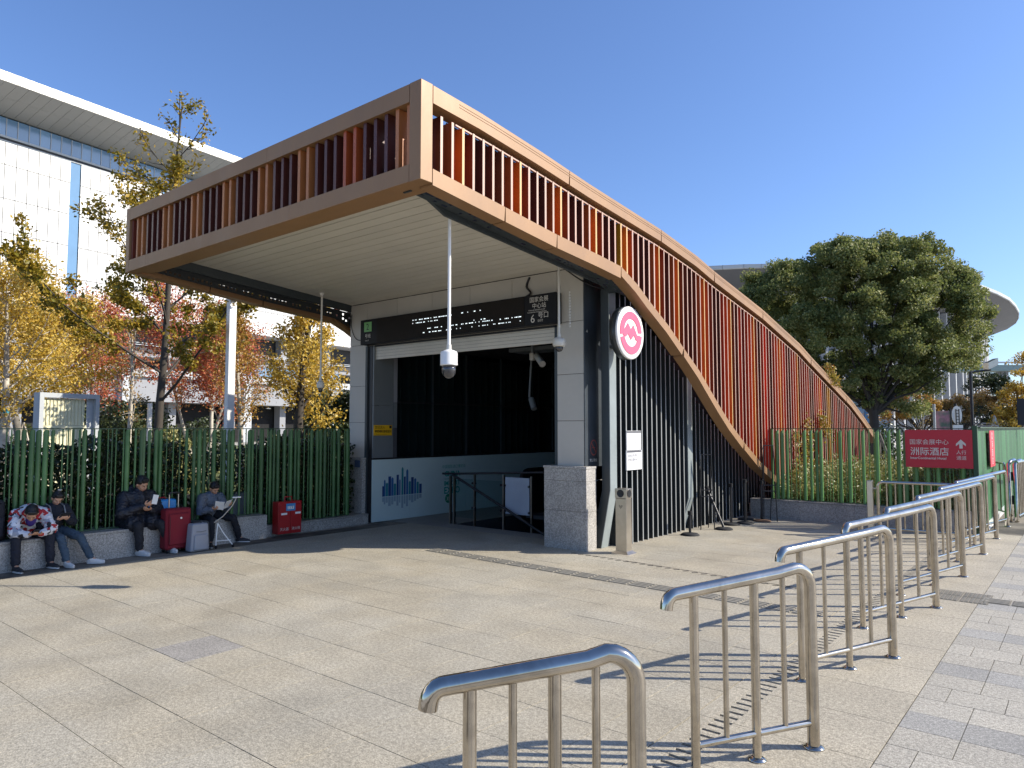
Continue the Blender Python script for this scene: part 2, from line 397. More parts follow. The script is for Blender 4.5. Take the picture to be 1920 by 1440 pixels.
# ------------------------------------------------------------------ ground
X0, X1, Y0, Y1 = -9.56, -5.9, 8.72, 14.0     # stairwell opening under the entrance roof
ground = empty('ground', (0, 0, 0), kind='structure')
g = MB()
R_ = 900
HX0, HX1 = -8.4, -5.9
def sheet(x0, x1, y0, y1, z=-0.022):
    g.add([(x0, y0, z), (x1, y0, z), (x1, y1, z), (x0, y1, z)], [(0, 1, 2, 3)])
sheet(-R_, HX0, -R_, R_); sheet(HX1, R_, -R_, R_); sheet(HX0, HX1, -R_, Y0); sheet(HX0, HX1, 13.6, R_)
g.build('ground_sheet', M['ground'], ground)
g = MB()
for (a, b, c, d) in ((-9.46, HX0, -3, 13.4), (HX1, 6, -3, 13.4), (HX0, HX1, -3, Y0), (-1.6, 12, 13.4, 40)):
    g.add([(a, c, -0.008), (b, c, -0.008), (b, d, -0.008), (a, d, -0.008)], [(0, 1, 2, 3)])
g.build('mortar_bed', M['grout'], ground)

def paver_mesh(w, d, m, gap=0.0045):
    return MB().box(gap / 2, w - gap / 2, gap / 2, d - gap / 2, -0.012, 0.0).mesh(m)

def depth_of(x, y):
    return -math.sin(math.radians(39.2)) * x + math.cos(math.radians(39.2)) * y
def in_view(x, y, m=0.5):
    d = depth_of(x, y); lat = math.cos(math.radians(39.2)) * x + math.sin(math.radians(39.2)) * y
    return d > 1.5 and abs(lat) < d * 0.72 + m

plaza = empty('plaza_paving', (0, 0, 0), kind='structure')
TW = 0.4625; TD = 0.4545
me_p = [paver_mesh(TW, TD, M['paver']), paver_mesh(TW, TD, M['paver_grey'])]
cells = []
for i in range(-18, 19):
    x = -4.89 + i * TW
    if x > -1.81 or x < -9.45: continue
    for j in range(-8, 28):
        y = 1.527 + j * TD
        if y > 12.85: continue
        w = min(x + TW, -1.80) - x
        if w < 0.02: continue
        if y + TD > Y0 and x + TW > HX0 and x < HX1: 
            if y > 7.9: continue
        if x < -5.75 and x + TW > -9.56 and y > 7.95 and (y > 8.3 or x > HX0): continue
        if x + TW < -5.2 and x > -5.95 and y > 7.5: pass
        cells.append((x, y, w))
vis = [c for c in cells if in_view(c[0], c[1])]; hid = [c for c in cells if not in_view(c[0], c[1])]
vis.sort(key=lambda c: c[0] ** 2 + c[1] ** 2)
darks = {(-2 + 1, 2)}
far = MB()
k = 0
cache = {}
for (x, y, w) in vis:
    i = round((x + 4.89) / TW); j = round((y - 1.527) / TD)
    if k < 292:
        if w < TW - 1e-3:
            key = round(w, 3)
            if key not in cache: cache[key] = paver_mesh(w, TD, M['paver'])
            me = cache[key]
        else:
            me = me_p[1] if (i == -1 and j == 2) else me_p[0]
        o = piece('paver', me, plaza, (x, y, rnd.uniform(-0.0008, 0.0008)))
        o.rotation_euler = (rnd.uniform(-.0006, .0006), rnd.uniform(-.0006, .0006), 0)
        k += 1
    else:
        far.box(x + .002, x + w - .002, y + .002, y + TD - .002, -.012, rnd.uniform(-.0006, .0006))
for (x, y, w) in hid: far.box(x + .002, x + w - .002, y + .002, y + TD - .002, -.012, 0)
tag(far.build('outer_pavers', M['paver'], plaza), kind='stuff')
# interior floor in front of the stairwell
bx('landing_slab', M['paver_grey'], plaza, -9.55, HX0 - .003, 8.35, 13.4, -0.012, -0.001)
bx('landing_slab', M['paver_grey'], plaza, HX0 + .0, -5.88, 8.35, Y0, -0.012, -0.0015)

strip = empty('railing_strip_paving', (-1.8, 4, 0), kind='structure')
me_s = paver_mesh(0.916 - 0.26, 0.545, M['paver_strip'])
me_m = paver_mesh(0.10, 0.545, M['paver_strip'])
y = 2.20 - 0.545 * 4
n_g = 0
def grate_mesh():
    m = MB()
    # a slab with a row of open slots, dark channel under it
    m.box(0, .545 * 0 + .165, .002, .543, -.03, -.010, mi=1)
    m.box(0, .012, .002, .543, -.010, 0)
    m.box(.118, .160, .002, .543, -.010, 0)
    n = 7; p = .541 / n
    for q in range(n):
        m.box(.012, .118, .002 + q * p, .002 + q * p + p - .026, -.010, 0)
    return m.mesh([M['paver_strip'], M['slot']])
me_g = grate_mesh()
while y < 12.9:
    piece('paver', me_m, strip, (-1.797, y, 0))
    piece('drain_grate', me_g, strip, (-1.697, y, 0))
    piece('paver', me_s, strip, (-1.537, y, 0))
    y += 0.545

walk = empty('walkway_paving', (-0.88, 6, 0), kind='structure')
me_l = paver_mesh(0.287, 0.2725, M['paver_light']); me_d = paver_mesh(0.287, 0.2725, M['paver_dark'])
cnt = 0; farw = MB(); fard = MB()
rows = []
for r in range(-18, 44):
    y = 4.365 + r * 0.2725
    dark = (r % 4 == 0)
    off = 0 if dark else (0.0 if r % 2 else 0.1435)
    for c in range(-1, 26):
        x = -0.879 + c * 0.287 + off * (1 if c >= 0 else 0)
        if c == -1: continue
        if not in_view(x, y, 0.3) and not in_view(x + .3, y + .3, 0.3):
            (fard if dark else farw).box(x + .002, x + .285, y + .002, y + .2705, -.012, 0); continue
        rows.append((x * x + y * y, x, y, dark, off, c))
rows.sort()
half = paver_mesh(0.1435, 0.2725, M['paver_light'])
for (_, x, y, dark, off, c) in rows:
    if cnt < 290:
        piece('paver', me_d if dark else me_l, walk, (x, y, rnd.uniform(-.0005, .0005)))
        if c == 0 and off: piece('paver', half, walk, (x - 0.1435, y, 0)); cnt += 1
        cnt += 1
    else:
        (fard if dark else farw).box(x + .002, x + .285, y + .002, y + .2705, -.012, 0)
if farw.v: tag(farw.build('outer_pavers', M['paver_light'], walk), kind='stuff')
if fard.v: tag(fard.build('outer_dark_pavers', M['paver_dark'], walk), kind='stuff')

# tactile guide plates set into the paving
tact = empty('tactile_guide_path', (-4, 6.6, 0), 'raised ribbed guide path crossing the granite plaza in front of the entrance', 'guide path')
def tact_mesh(studs):
    m = MB(); m.box(0.003, .227, .003, .232, .0012, .0030, mi=1)
    if studs:
        for a in range(6):
            for b in range(6):
                m.box(.016 + a * .035, .038 + a * .035, .020 + b * .035, .036 + b * .035, .003, .008)
    else:
        for b in range(4): m.box(.012, .218, .022 + b * .055, .043 + b * .055, .003, .008)
    return m.mesh([M['stainb'] if False else M['tactbar'], M['tactgap']])
M['tactbar'] = mat('worn_tactile_bar', (0.34, 0.31, 0.25), 0.6, 0.0, var=0.12)
M['tactgap'] = mat('tactile_groove_shade', (0.17, 0.155, 0.125), 0.8, 0.0, var=0.15)  # darkened to paint in the shadow of the grooves between bars
me_bar = tact_mesh(False); me_stud = tact_mesh(True)
x = -6.85
while x < -1.95:
    y = 6.41 + (-2.35 - x) * 0.040
    o = piece('tactile_plate', me_bar, tact, (x, y, 0)); o.rotation_euler.z = -0.04
    x += 0.2375
for (x, y, s_) in ((-1.262, 7.80, 1), (-1.262, 8.04, 1), (-1.03, 7.80, 1), (-1.03, 8.04, 1)):
    piece('tactile_plate', me_stud, tact, (x, y, 0))
for q in range(7): piece('tactile_plate', me_bar, tact, (-0.873 + q * .2375, 7.90 + q * 0.0, 0.0012))

drain = empty('slot_drain', (-4.2, 7.6, 0), 'narrow slotted drain line running past the granite pier and ashtray post', 'drain')
m = MB(); m.prism([(-5.3, 7.70), (-5.3, 7.708), (-2.2, 7.43), (-2.2, 7.422)], lambda a, b, t: (a, b, t), 0.0008, 0.0022)
m.build('drain_edge', M['slot'], drain)
me_slot = MB().box(-.012, .012, -.033, .033, .0008, .0022).mesh(M['slot'])
for q in range(26):
    x = -5.22 + q * .115; o = piece('drain_slot', me_slot, drain, (x, 7.66 - (x + 5.3) * .09, 0)); o.rotation_euler.z = -0.9

# ------------------------------------------------------------------ granite seat wall, left
def wallrun(name, label, cat, segs, y_pts, x_front, x_back, h, org):
    t = empty(name, org, label, cat)
    for a, b in zip(y_pts[:-1], y_pts[1:]):
        MB().box(x_back, x_front, a + .0015, b - .0015, -.02, h - .034, bev=.003).build('granite_block', M['granite'], t)
        MB().box(x_back, x_front + .006, a + .0015, b - .0015, h - .033, h, bev=.004).build('coping', M['granite_dark'], t)
    return t
seat_wall = wallrun('seat_wall', 'low speckled granite wall with people sitting along it', 'wall', None,
                    [-3.3, -2.35, -1.4, -.45, .5, 1.45, 2.40, 3.27, 4.14, 5.02, 5.90], -9.45, -9.85, 0.334, (-9.6, 3, 0))
curb = wallrun('granite_curb', 'low granite curb below the green fence beside the entrance pier', 'curb', None,
               [5.903, 6.75, 7.93], -9.62, -9.95, 0.15, (-9.8, 7, 0))
bed_l = empty('planting_bed', (-12, 4, 0), kind='structure')
MB().box(-40, -9.86, -12, 7.9, -.02, .12).build('soil_surface', M['soil'], bed_l)
MB().box(-60, -10.4, 7.91, 60, -.02, .06).build('lawn_surface', M['lawn'], bed_l)

# ------------------------------------------------------------------ tube fences
M['green_sun'] = mat('sunlit_green_tube_paint', (0.105, 0.235, 0.075), 0.4, 0.0, var=0.10, scale=4, obj_var=0.22)  # same green paint as the other fences, lightened to paint in sunlight
def tube_me(r, h, slant=True, mt='green'):
    m = MB(); n = 12 if r > .015 else 8
    vs = []
    for zt in (0, 1):
        for j in range(n):
            t = 2 * math.pi * j / n
            z = 0 if zt == 0 else h - (r * (1 - math.cos(t)) * 1.1 if slant else 0)
            vs.append((r * math.cos(t), r * math.sin(t), z))
    m.add(vs, [(j, (j + 1) % n, n + (j + 1) % n, n + j) for j in range(n)], 0, True)
    m.add(vs[n:], [tuple(range(n))])
    return m.mesh(M[mt])

def tube_fence(name, label, p0, p1, z0, z1, posts, seed, widths, org, kmax=300):
    t = empty(name, org, label, 'fence', 'green tube fences')
    p0 = Vector((*p0, 0)); p1 = Vector((*p1, 0)); L = (p1 - p0).length; d = (p1 - p0) / L; nn = Vector((-d.y, d.x, 0))
    r_ = random.Random(seed); s = .04; ms = {}
    while s < L - .02:
        w = r_.choice(widths); off = r_.uniform(-.016, .016)
        key = (w,)
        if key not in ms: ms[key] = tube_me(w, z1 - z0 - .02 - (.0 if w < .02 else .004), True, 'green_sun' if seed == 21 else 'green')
        p = p0 + d * s + nn * (off if w > .01 else 0)
        piece('tube', ms[key], t, (p.x, p.y, z0 + .01))
        s += w + r_.choice((.028, .04, .055, .07)) + .012
    def rail(z, hgt, nm):
        m = MB(); a = p0; b = p1; w = .012
        c = [(a + nn * w), (b + nn * w), (b - nn * w), (a - nn * w)]
        m.prism([(q.x, q.y) for q in c], lambda a, b, t: (a, b, t), z, z + hgt); m.build(nm, M['greend'], t)
    rail(z1 - .012, .012, 'top_rail'); rail(z0 + .004, .014, 'bottom_rail')
    for s in posts:
        p = p0 + d * s
        MB().box(p.x - .018, p.x + .018, p.y - .018, p.y + .018, z0, z1 - .013, bev=.003).build('post', M['green'], t)
    return t
tube_fence('tube_fence', 'long fence of irregular green tubes behind the seated people', (-9.66, -3.3), (-9.66, 5.9), .334, 1.60,
           [2.0, 4.75, 7.5], 3, (.008, .014, .020, .026, .030), (-9.66, 2, .334))
tube_fence('tube_fence', 'short run of green tubes between the red box and the entrance pier', (-9.74, 5.93), (-9.74, 7.60), .15, 1.60,
           [.02, 1.65], 9, (.008, .010, .022, .028, .030), (-9.74, 6.8, .15))

wall_r = empty('garden_wall', (-3.2, 12.9, 0), 'low granite wall under the green fence by the steel railings', 'wall')
for a, b in ((-4.9, -4.02), (-4.02, -3.14), (-3.14, -2.28), (-2.28, -1.42)):
    MB().box(a + .001, b - .001, 12.88, 13.10, -.02, .300, bev=.003).build('granite_block', M['granite'], wall_r)
    MB().box(a + .001, b - .001, 12.872, 13.10, .301, .330, bev=.004).build('coping', M['granite_dark'], wall_r)
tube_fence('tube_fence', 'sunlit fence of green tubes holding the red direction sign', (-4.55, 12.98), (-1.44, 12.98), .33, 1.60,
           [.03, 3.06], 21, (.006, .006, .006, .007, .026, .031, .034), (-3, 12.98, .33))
bed_r = empty('flower_bed', (-3, 15, 0), kind='structure')
MB().box(-4.9, -1.6, 13.11, 26, -.02, .22).build('soil_surface', M['soil'], bed_r)

hoard = empty('site_hoarding', (-1.5, 16, 0), 'tall corrugated green sheet hoarding behind the steel barriers', 'hoarding')
y = 12.95
while y < 40:
    m = MB()
    xa = -1.40 - (y - 12.95) * .012; xb = -1.40 - (y + .30 - 12.95) * .012
    pts = [(xa, y), (xa + .010, y + .02), (xa + .010, y + .12), (xa, y + .14), (xa - .0, y + .17), (xb + .010, y + .19), (xb + .010, y + .285), (xb, y + .298)]
    vs = [(px_, py_, z) for z in (.05, 1.60) for px_, py_ in pts] + [(px_ - .01, py_, z) for z in (.05, 1.60) for px_, py_ in pts]
    n = len(pts)
    fs = [(i, i + 1, n + i + 1, n + i) for i in range(n - 1)] + [(2 * n + i, 2 * n + i + 1, 3 * n + i + 1, 3 * n + i) for i in range(n - 1)] + [(n + i, n + i + 1, 3 * n + i + 1, 3 * n + i) for i in range(n - 1)]
    m.add(vs, fs); m.build('sheet_panel', M['hoard'], hoard)
    y += .30
MB().prism([(-1.42, 12.94), (-1.335, 12.94), (-1.66, 40), (-1.74, 40)], lambda a, b, t: (a, b, t), -.01, .06).build('base_strip', M['white'], hoard)
MB().prism([(-1.42, 12.94), (-1.335, 12.94), (-1.66, 40), (-1.74, 40)], lambda a, b, t: (a, b, t), 1.601, 1.62).build('top_channel', M['greend'], hoard)
MB().box(-1.44, -1.37, 12.86, 12.94, 0, 1.64, bev=.004).build('corner_post', M['greend'], hoard)

# signs on the fence
AX, UP = (1, 0, 0), (0, 0, 1)
sg = empty('direction_sign', (-1.9, 12.86, .98), 'red hotel direction sign with white arrow fixed to the green fence', 'sign')
MB().box(-2.345, -1.435, 12.84, 12.862, .985, 1.575).build('panel', M['redsign'], sg)
m = text_mb('国家会展中心', .090, (-2.285, 12.84, 1.352), AX, UP)
text_mb('洲际酒店', .134, (-2.278, 12.84, 1.188), AX, UP, mb=m, bold=.0012)
text_mb('InterContinental Hotel', .0535, (-2.280, 12.84, 1.115), AX, UP, mb=m, bold=.0009)
m.build('lettering', M['signgrey'], sg)
m = text_mb('人行', .068, (-1.652, 12.84, 1.205), AX, UP)
text_mb('通道', .068, (-1.652, 12.84, 1.120), AX, UP, mb=m)
m.build('lettering', M['signgrey'], sg)
ar = [(-.065, .0), (0, .068), (.065, 0), (.065, -.035), (.022, .002), (.022, -.07), (-.022, -.07), (-.022, .002), (-.065, -.035)]
MB().add([(-1.585 + a, 12.838, 1.36 + b) for a, b in ar], [(0, 1, 7), (1, 2, 4), (2, 3, 4), (1, 4, 7), (4, 5, 6, 7), (0, 7, 8)]).build('arrow', M['signgrey'], sg)
sg2 = empty('banner_sign', (-1.5, 14.9, .9), 'narrow sunlit red notice with white characters on the green hoarding', 'sign')
MB().box(-1.362, -1.350, 14.3, 15.0, .95, 1.56).build('panel', mat('red_notice', (0.62, 0.05, 0.07), 0.5), sg2)
m = MB()
for i, ch in enumerate('国际酒店'):
    text_mb(ch, .13, (-1.349, 14.56, 1.42 - i * .14), (0, 1, 0), UP, mb=m)
m.build('lettering', M['white_flat'], sg2)

# ------------------------------------------------------------------ metro entrance
st = empty('metro_entrance', (-7.55, 8, 0), 'metro station entrance with sweeping bronze canopy and red and orange fins', 'station entrance')
XR, XL, YF = -4.53, -10.58, 4.27
TOP = [(4.27, 4.72), (5.06, 4.684), (6.01, 4.604), (7.01, 4.499), (8.83, 4.343), (9.97, 4.193), (10.61, 4.067), (12.71, 3.729), (14.77, 3.301), (15.49, 3.097), (18.63, 2.28), (19.9, 1.85), (21.2, 1.35)]
LOW = [(4.27, 3.955), (6.35, 3.746), (7.26, 3.678), (7.734, 3.633), (8.138, 3.47), (8.451, 3.30), (9.0, 3.03), (9.475, 2.75), (10.0, 2.45), (10.35, 2.20), (10.75, 1.92), (11.136, 1.67), (11.7, 1.36), (12.405, 1.02), (13.1, .76), (13.915, .52), (14.7, .33), (15.6, .18)]
def prof(P, y):
    for (a, za), (b, zb) in zip(P[:-1], P[1:]):
        if a <= y <= b: return za + (zb - za) * (y - a) / (b - a)
    return P[-1][1] if y > P[-1][0] else P[0][1]
def smooth(P, step=.35):
    ys = np.array([p[0] for p in P]); zs = np.array([p[1] for p in P])
    out = []
    y = ys[0]
    while y < ys[-1]: out.append((y, float(np.interp(y, ys, zs)))); y += step
    out.append((ys[-1], zs[-1])); return out
def beam(P, x0, x1, t, name, parent, mi=None, y_min=None):
    """a member following profile P (its upper edge), t thick measured square to the run, between x0 and x1"""
    up = []; lo = []
    for i, (y, z) in enumerate(P):
        a = P[max(i - 1, 0)]; b = P[min(i + 1, len(P) - 1)]
        d = Vector((b[0] - a[0], b[1] - a[1])).normalized(); nrm = Vector((d.y, -d.x))
        up.append((y, z)); lo.append((y + nrm.x * t, z + nrm.y * t))
    lo[0] = (P[0][0], P[0][1] - t)
    m = MB(); n = len(P)
    vs = [(x, y, z) for x in (x0, x1) for (y, z) in up + lo]
    k = 2 * n; fs = []
    for i in range(n - 1):
        fs += [(i, i + 1, k + i + 1, k + i), (n + i, n + i + 1, k + n + i + 1, k + n + i), (i, i + 1, n + i + 1, n + i), (k + i, k + i + 1, k + n + i + 1, k + n + i)]
    fs += [(0, n, k + n, k), (n - 1, 2 * n - 1, k + 2 * n - 1, k + n - 1)]
    m.add(vs, fs)
    return m
TOPs = smooth(TOP, .5); LOWs = LOW
frame = empty('canopy_frame', (-7.55, 8, 0)); frame.parent = st; frame.location = (0, 0, 0); ORG[frame.name] = ORG[st.name]
# side members: joints every few metres; each length is a member of its own
def members(P, x0, x1, t, name, cuts):
    for a, b in zip(cuts[:-1], cuts[1:]):
        Q = [(a + .004, prof(P, a + .004))] + [p for p in P if a + .02 < p[0] < b - .02] + [(b - .004, prof(P, b - .004))]
        beam(Q, x0, x1, t, name, st).build(name, M['bronze'], frame)
for xa, xb in ((XR, XR - .17), (XL, XL + .17)):
    members(TOP, xa, xb, .165, 'edge_beam', [4.42, 6.6, 8.83, 10.61, 12.71, 15.49, 18.2, 21.2])
    members(LOW, xa, xb, .150, 'lower_beam', [4.42, 5.45, 6.35, 7.734]); members(LOW, xa, xb, .118, 'lower_beam', [7.734, 9.475, 11.7, 13.35, 15.6])
# thin raised lips on the upper face, seen as lines along the beam
for dz in (.035, .062):
    Q = [(y, z - dz) for y, z in TOPs if y > 4.42]
    beam(Q, XR + .0035, XR - .01, .006, 'l', st).build('beam_lip', M['bronze'], frame)
Q = [(y, z - .215) for y, z in TOPs if 4.42 < y < 20.2]
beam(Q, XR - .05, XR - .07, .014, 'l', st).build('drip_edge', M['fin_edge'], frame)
# front members
MB().box(XL, XR, YF, YF + .148, 3.81, 4.72, bev=0).build('x', M['bronze'], frame) if False else None
for a, b in ((XL + .10, -9.3), (-9.297, -7.0), (-6.997, XR - .152)):
    MB().box(a, b, YF, YF + .30, 4.548, 4.715).build('front_beam', M['bronze'], frame)
for a, b in ((XL + .10, -9.95), (-9.947, -8.4), (-8.397, -6.55), (-6.547, XR - .152)):
    MB().box(a, b, YF + .002, YF + .30, 3.812, 3.972).build('front_beam', M['bronze'], frame)
MB().box(XR - .149, XR, YF, YF + .148, 3.806, 4.722, bev=.004).build('corner_post', M['bronze'], frame)
MB().box(XL, XL + .098, YF, YF + .148, 3.806, 4.722, bev=.004).build('corner_post', M['bronze'], frame)
# roof body behind the fins
P = [(y, z - .13) for y, z in TOPs if y >= 4.6]
low_b = [(y, max(prof(LOW, y) + .05 if y < 7.9 else 3.84 if y < 8 else prof(LOW, y) - .05, .0)) for y, z in P]
m = MB(); n = len(P)
for (xa, xb) in ((-10.16, -4.98),):
    vs = [(x, y, z) for x in (xa, xb) for (y, z) in P] + [(x, y, 3.86 + max(0, 7.95 - y) * .083 if y < 8.3 else max(z - .45, .3)) for x in (xa, xb) for (y, z) in P]
    fs = []
    for i in range(n - 1):
        fs += [(i, i + 1, n + i + 1, n + i), (2 * n + i, 2 * n + i + 1, 3 * n + i + 1, 3 * n + i), (i, i + 1, 2 * n + i + 1, 2 * n + i), (n + i, n + i + 1, 3 * n + i + 1, 3 * n + i)]
    fs += [(0, n, 3 * n, 2 * n), (n - 1, 2 * n - 1, 4 * n - 1, 3 * n - 1)]
    m.add(vs, fs)
m.build('roof_slab', M['charcoal'], st)
MB().box(-10.16, -4.98, 4.60, 4.64, 4.09, 4.60).build('backing_panel', M['charcoal'], st)
beam([(y, z - .168) for y, z in TOPs if 4.42 < y < 20], -4.7015, -4.7115, .24, 'l', st).build('top_closure', M['charcoal'], st)
# fins, front
finf = {}
def fin_me(h, key, edge, dep=.15, th=.030):
    m = MB()
    m.box(-dep, 0, 0, th, 0, h, mi=0)
    m.add([(.0006, 0, 0), (.0006, th, 0), (.0006, th, h), (.0006, 0, h)], [(0, 1, 2, 3)], 1)
    return m.mesh([FM[key], M[edge]])
pat = ['E', 'O', 'O', 'D', 'D', 'D', 'O', 'O', 'D', 'D', 'D', 'O', 'O', 'D', 'D', 'D', 'O', 'O', 'D', 'D', 'D', 'O', 'O', 'D', 'D', 'D', 'O', 'O', 'D', 'D', 'D', 'R', 'R', 'D', 'D', 'D', 'O', 'O']
n_ff = len(pat)
for i, c in enumerate(pat):
    x = XL + .13 + i * (XR - .19 - XL - .13) / (n_ff - 1)
    mt = FO if c == 'O' else FM[c]
    m_ = bpy.data.meshes.get('ff' + c)
    if m_ is None:
        m_ = MB().box(-.022, .022, 0, .13, 3.975, 4.545).mesh(mt); m_.name = 'ff' + c
    piece('fin', m_, st, (x, YF + .03, 0))
# fins, right side
seq = 'DROEDEBROEDDROEDDROEDDYORDDDROEDRODEDEROREDDKRODEKDKROEDKKEDKRORKDEKRODKEKRDEKROKDEYYDEKRDEKRDEKRDEKRDEKRD'
y = 4.562; i = 0
yl = LOW[-1][0]
while y < 20.3:
    zt = prof(TOP, y) - .218
    zb = (prof(LOW, y) + .02) if y < yl else .15
    if zt - zb > .08:
        c = seq[i % len(seq)]
        edge = 'fin_edge_y' if c in 'OY' else 'fin_edge'
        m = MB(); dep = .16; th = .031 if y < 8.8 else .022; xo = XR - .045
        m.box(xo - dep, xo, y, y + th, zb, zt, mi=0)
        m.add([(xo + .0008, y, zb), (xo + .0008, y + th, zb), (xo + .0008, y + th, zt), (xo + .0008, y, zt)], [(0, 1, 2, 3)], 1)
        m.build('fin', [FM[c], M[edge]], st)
    y += .147; i += 1
# fins, left side (seen from under the canopy)
y = 4.6; i = 0
while y < 14.5:
    zt = prof(TOP, y) - .2; zb = prof(LOW, y) + .02
    c = seq[(i * 3) % len(seq)]
    MB().box(XL + .045, XL + .18, y, y + .03, zb, zt).build('fin', FM[c], st)
    y += .294; i += 1
# ceiling planks running across
def ceil_z(y): return 3.782 + (7.95 - y) * .083
ny = 22; y0 = 4.45; dy = (7.95 - y0) / ny
for i in range(ny):
    xr = -4.98 if i > 1 else -4.98 + .0
    ya, yb = y0 + i * dy + .006, y0 + (i + 1) * dy - .006
    za, zb = ceil_z(ya) + rnd.uniform(-.001, .001), ceil_z(yb)
    MB().prism([(ya, za), (yb, zb), (yb, zb + .018), (ya, za + .018)], lambda a, b, t: (t, a, b), -10.16, xr).build('ceiling_plank', M['soffit'], st)
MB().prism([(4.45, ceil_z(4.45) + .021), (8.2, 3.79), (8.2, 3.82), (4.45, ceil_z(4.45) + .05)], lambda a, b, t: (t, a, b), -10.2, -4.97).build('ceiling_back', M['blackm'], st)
# steel trims beside the ceiling and perforated sheets
def gusset(xa, xb, y0_, y1_, nm):
    m = MB()
    m.prism([(4.45, 4.07), (8.0, 3.79), (8.6, 3.79), (8.6, 3.42), (7.7, 3.50), (5.0, 3.72), (4.72, 3.84), (4.45, 3.86)], lambda a, b, t: (t, a, b), xa, xb)
    m.build(nm, M['steel_dark'], st)
gusset(-4.962, -4.925, 0, 0, 'edge_channel')
m = MB(); m.prism([(4.46, 4.08), (8.0, 3.80), (8.6, 3.80), (8.6, 3.62), (5.38, 3.865), (4.75, 3.92), (4.46, 4.0)], lambda a, b, t: (t, a, b), -10.24, -10.18); m.build('edge_channel', M['steel_dark'], st)
def perforated(x0, x1, zoff, seed, dens):
    r_ = random.Random(seed); m = MB(); c = .036
    nx_ = int((x1 - x0) / c); ny_ = int((8.1 - 4.45) / c)
    for a in range(nx_):
        for b in range(ny_):
            if a in (1, 3, 5, 7) and r_.random() < dens * (0.6 + .8 * math.sin(b * .21) ** 2): continue
            xa = x0 + a * c; ya = 4.45 + b * c
            za = prof(LOW, ya) - .10 + zoff; zb = prof(LOW, ya + c) - .10 + zoff
            m.add([(xa, ya, za), (xa + c, ya, za), (xa + c, ya + c, zb), (xa, ya + c, zb)], [(0, 1, 2, 3)])
    o = m.build('perforated_sheet', M['steel_dark'], st); return o
perforated(-4.93, -4.70, 0, 4, .22)
def perforated_wall(x, seed, dens):
    r_ = random.Random(seed); m = MB(); c = .034
    for b in range(int((8.1 - 4.5) / c)):
        ya = 4.5 + b * c; zt_ = 3.875 - (ya - 5.38) * .0828; zb_ = prof(LOW, ya) - .12; n = max(2, int((zt_ - zb_) / c))
        for a in range(n):
            if 0 < a < n - 1 and a % 2 and b % 2 and r_.random() < dens: continue
            z0_ = zb_ + (zt_ - zb_) * a / n; z1_ = zb_ + (zt_ - zb_) * (a + 1) / n
            m.add([(x, ya, z0_), (x, ya + c, z0_), (x, ya + c, z1_), (x, ya, z1_)], [(0, 1, 2, 3)])
    m.build('perforated_sheet', M['charcoal'], st)
perforated_wall(-10.245, 8, .75)
MB().prism([(-4.93, 4.43), (-4.93, 4.45), (-4.83, 4.45), (-4.83, 4.43)], lambda a, b, t: (a, b, t), 3.80, 3.84).build('trim', M['steel_dark'], st)
perforated(XL + .17, -10.24, .03, 5, .5)

# piers
def pier(x0, x1, name):
    for a, b in ((1.095, 1.697), (1.703, 2.329), (2.335, 3.046), (3.052, 3.775)):
        MB().box(x0, x1, 7.95, 8.58, a, b, bev=.002).build('cladding_panel', M['cladding'], st)
pier(-5.68, -5.252, 'r'); pier(-10.2, -9.752, 'l')
MB().box(-5.66, -5.262, 7.965, 8.57, 1.0, 3.78).build('pier_core', M['black'], st)
MB().box(-10.19, -9.76, 7.965, 8.57, 1.0, 3.78).build('pier_core', M['black'], st)
def plinth(x0, x1, y0_, y1_, ztop):
    MB().box(x0 + .004, x1 - .004, y0_ + .004, y1_, 0, ztop - .02).build('plinth_core', M['grout'], st)
    for a, b in ((-.01, .50), (.503, .90), (.903, ztop - .031)):
        MB().box(x0, x1, y0_, y1_ + .001, a, b, bev=.003).build('granite_panel', M['granite'], st)
    MB().box(x0 - .01, x1 + .008, y0_ - .01, y1_ + .002, ztop - .03, ztop, bev=.003).build('granite_cap', M['granite'], st)
plinth(-5.845, -5.16, 7.86, 8.10, 1.095)
plinth(-5.80, -5.22, 8.102, 12.8, .30)
for a, b in ((8.103, 8.8),):
    MB().box(-5.79, -5.235, a, b, .301, 1.09, bev=.003).build('granite_panel', M['granite'], st)
plinth(-10.22, -9.71, 7.86, 8.60, 1.095)
# lintel panels above the opening
xs_ = [-9.75, -8.966, -8.139, -7.315, -6.484, -5.683]
for a, b in zip(xs_[:-1], xs_[1:]):
    MB().box(a + .003, b - .003, 7.95, 8.05, 3.03, 3.775, bev=.002).build('cladding_panel', M['cladding'], st)
MB().box(-9.75, -5.68, 7.97, 8.5, 3.0, 3.78).build('lintel_core', M['black'], st)
# shutter: guide rails and slats
MB().box(-9.751, -9.70, 7.93, 8.06, 0, 3.02).build('guide_rail', M['steel_dark'], st)
MB().box(-9.698, -9.60, 7.96, 8.12, 0, 3.02).build('guide_rail', M['black'], st)
MB().box(-5.74, -5.685, 7.97, 8.12, 0, 3.02).build('guide_rail', M['steel_dark'], st)
for i in range(5):
    z = 2.782 + i * .05
    MB().box(-9.60, -5.745, 8.0 - .002 * (i % 2), 8.03, z + .0015, z + .0485, bev=.002).build('shutter_slat', M['shutter'], st)
MB().box(-9.6, -5.745, 8.004, 8.03, 2.785, 3.03).build('shutter_back', M['black'], st)

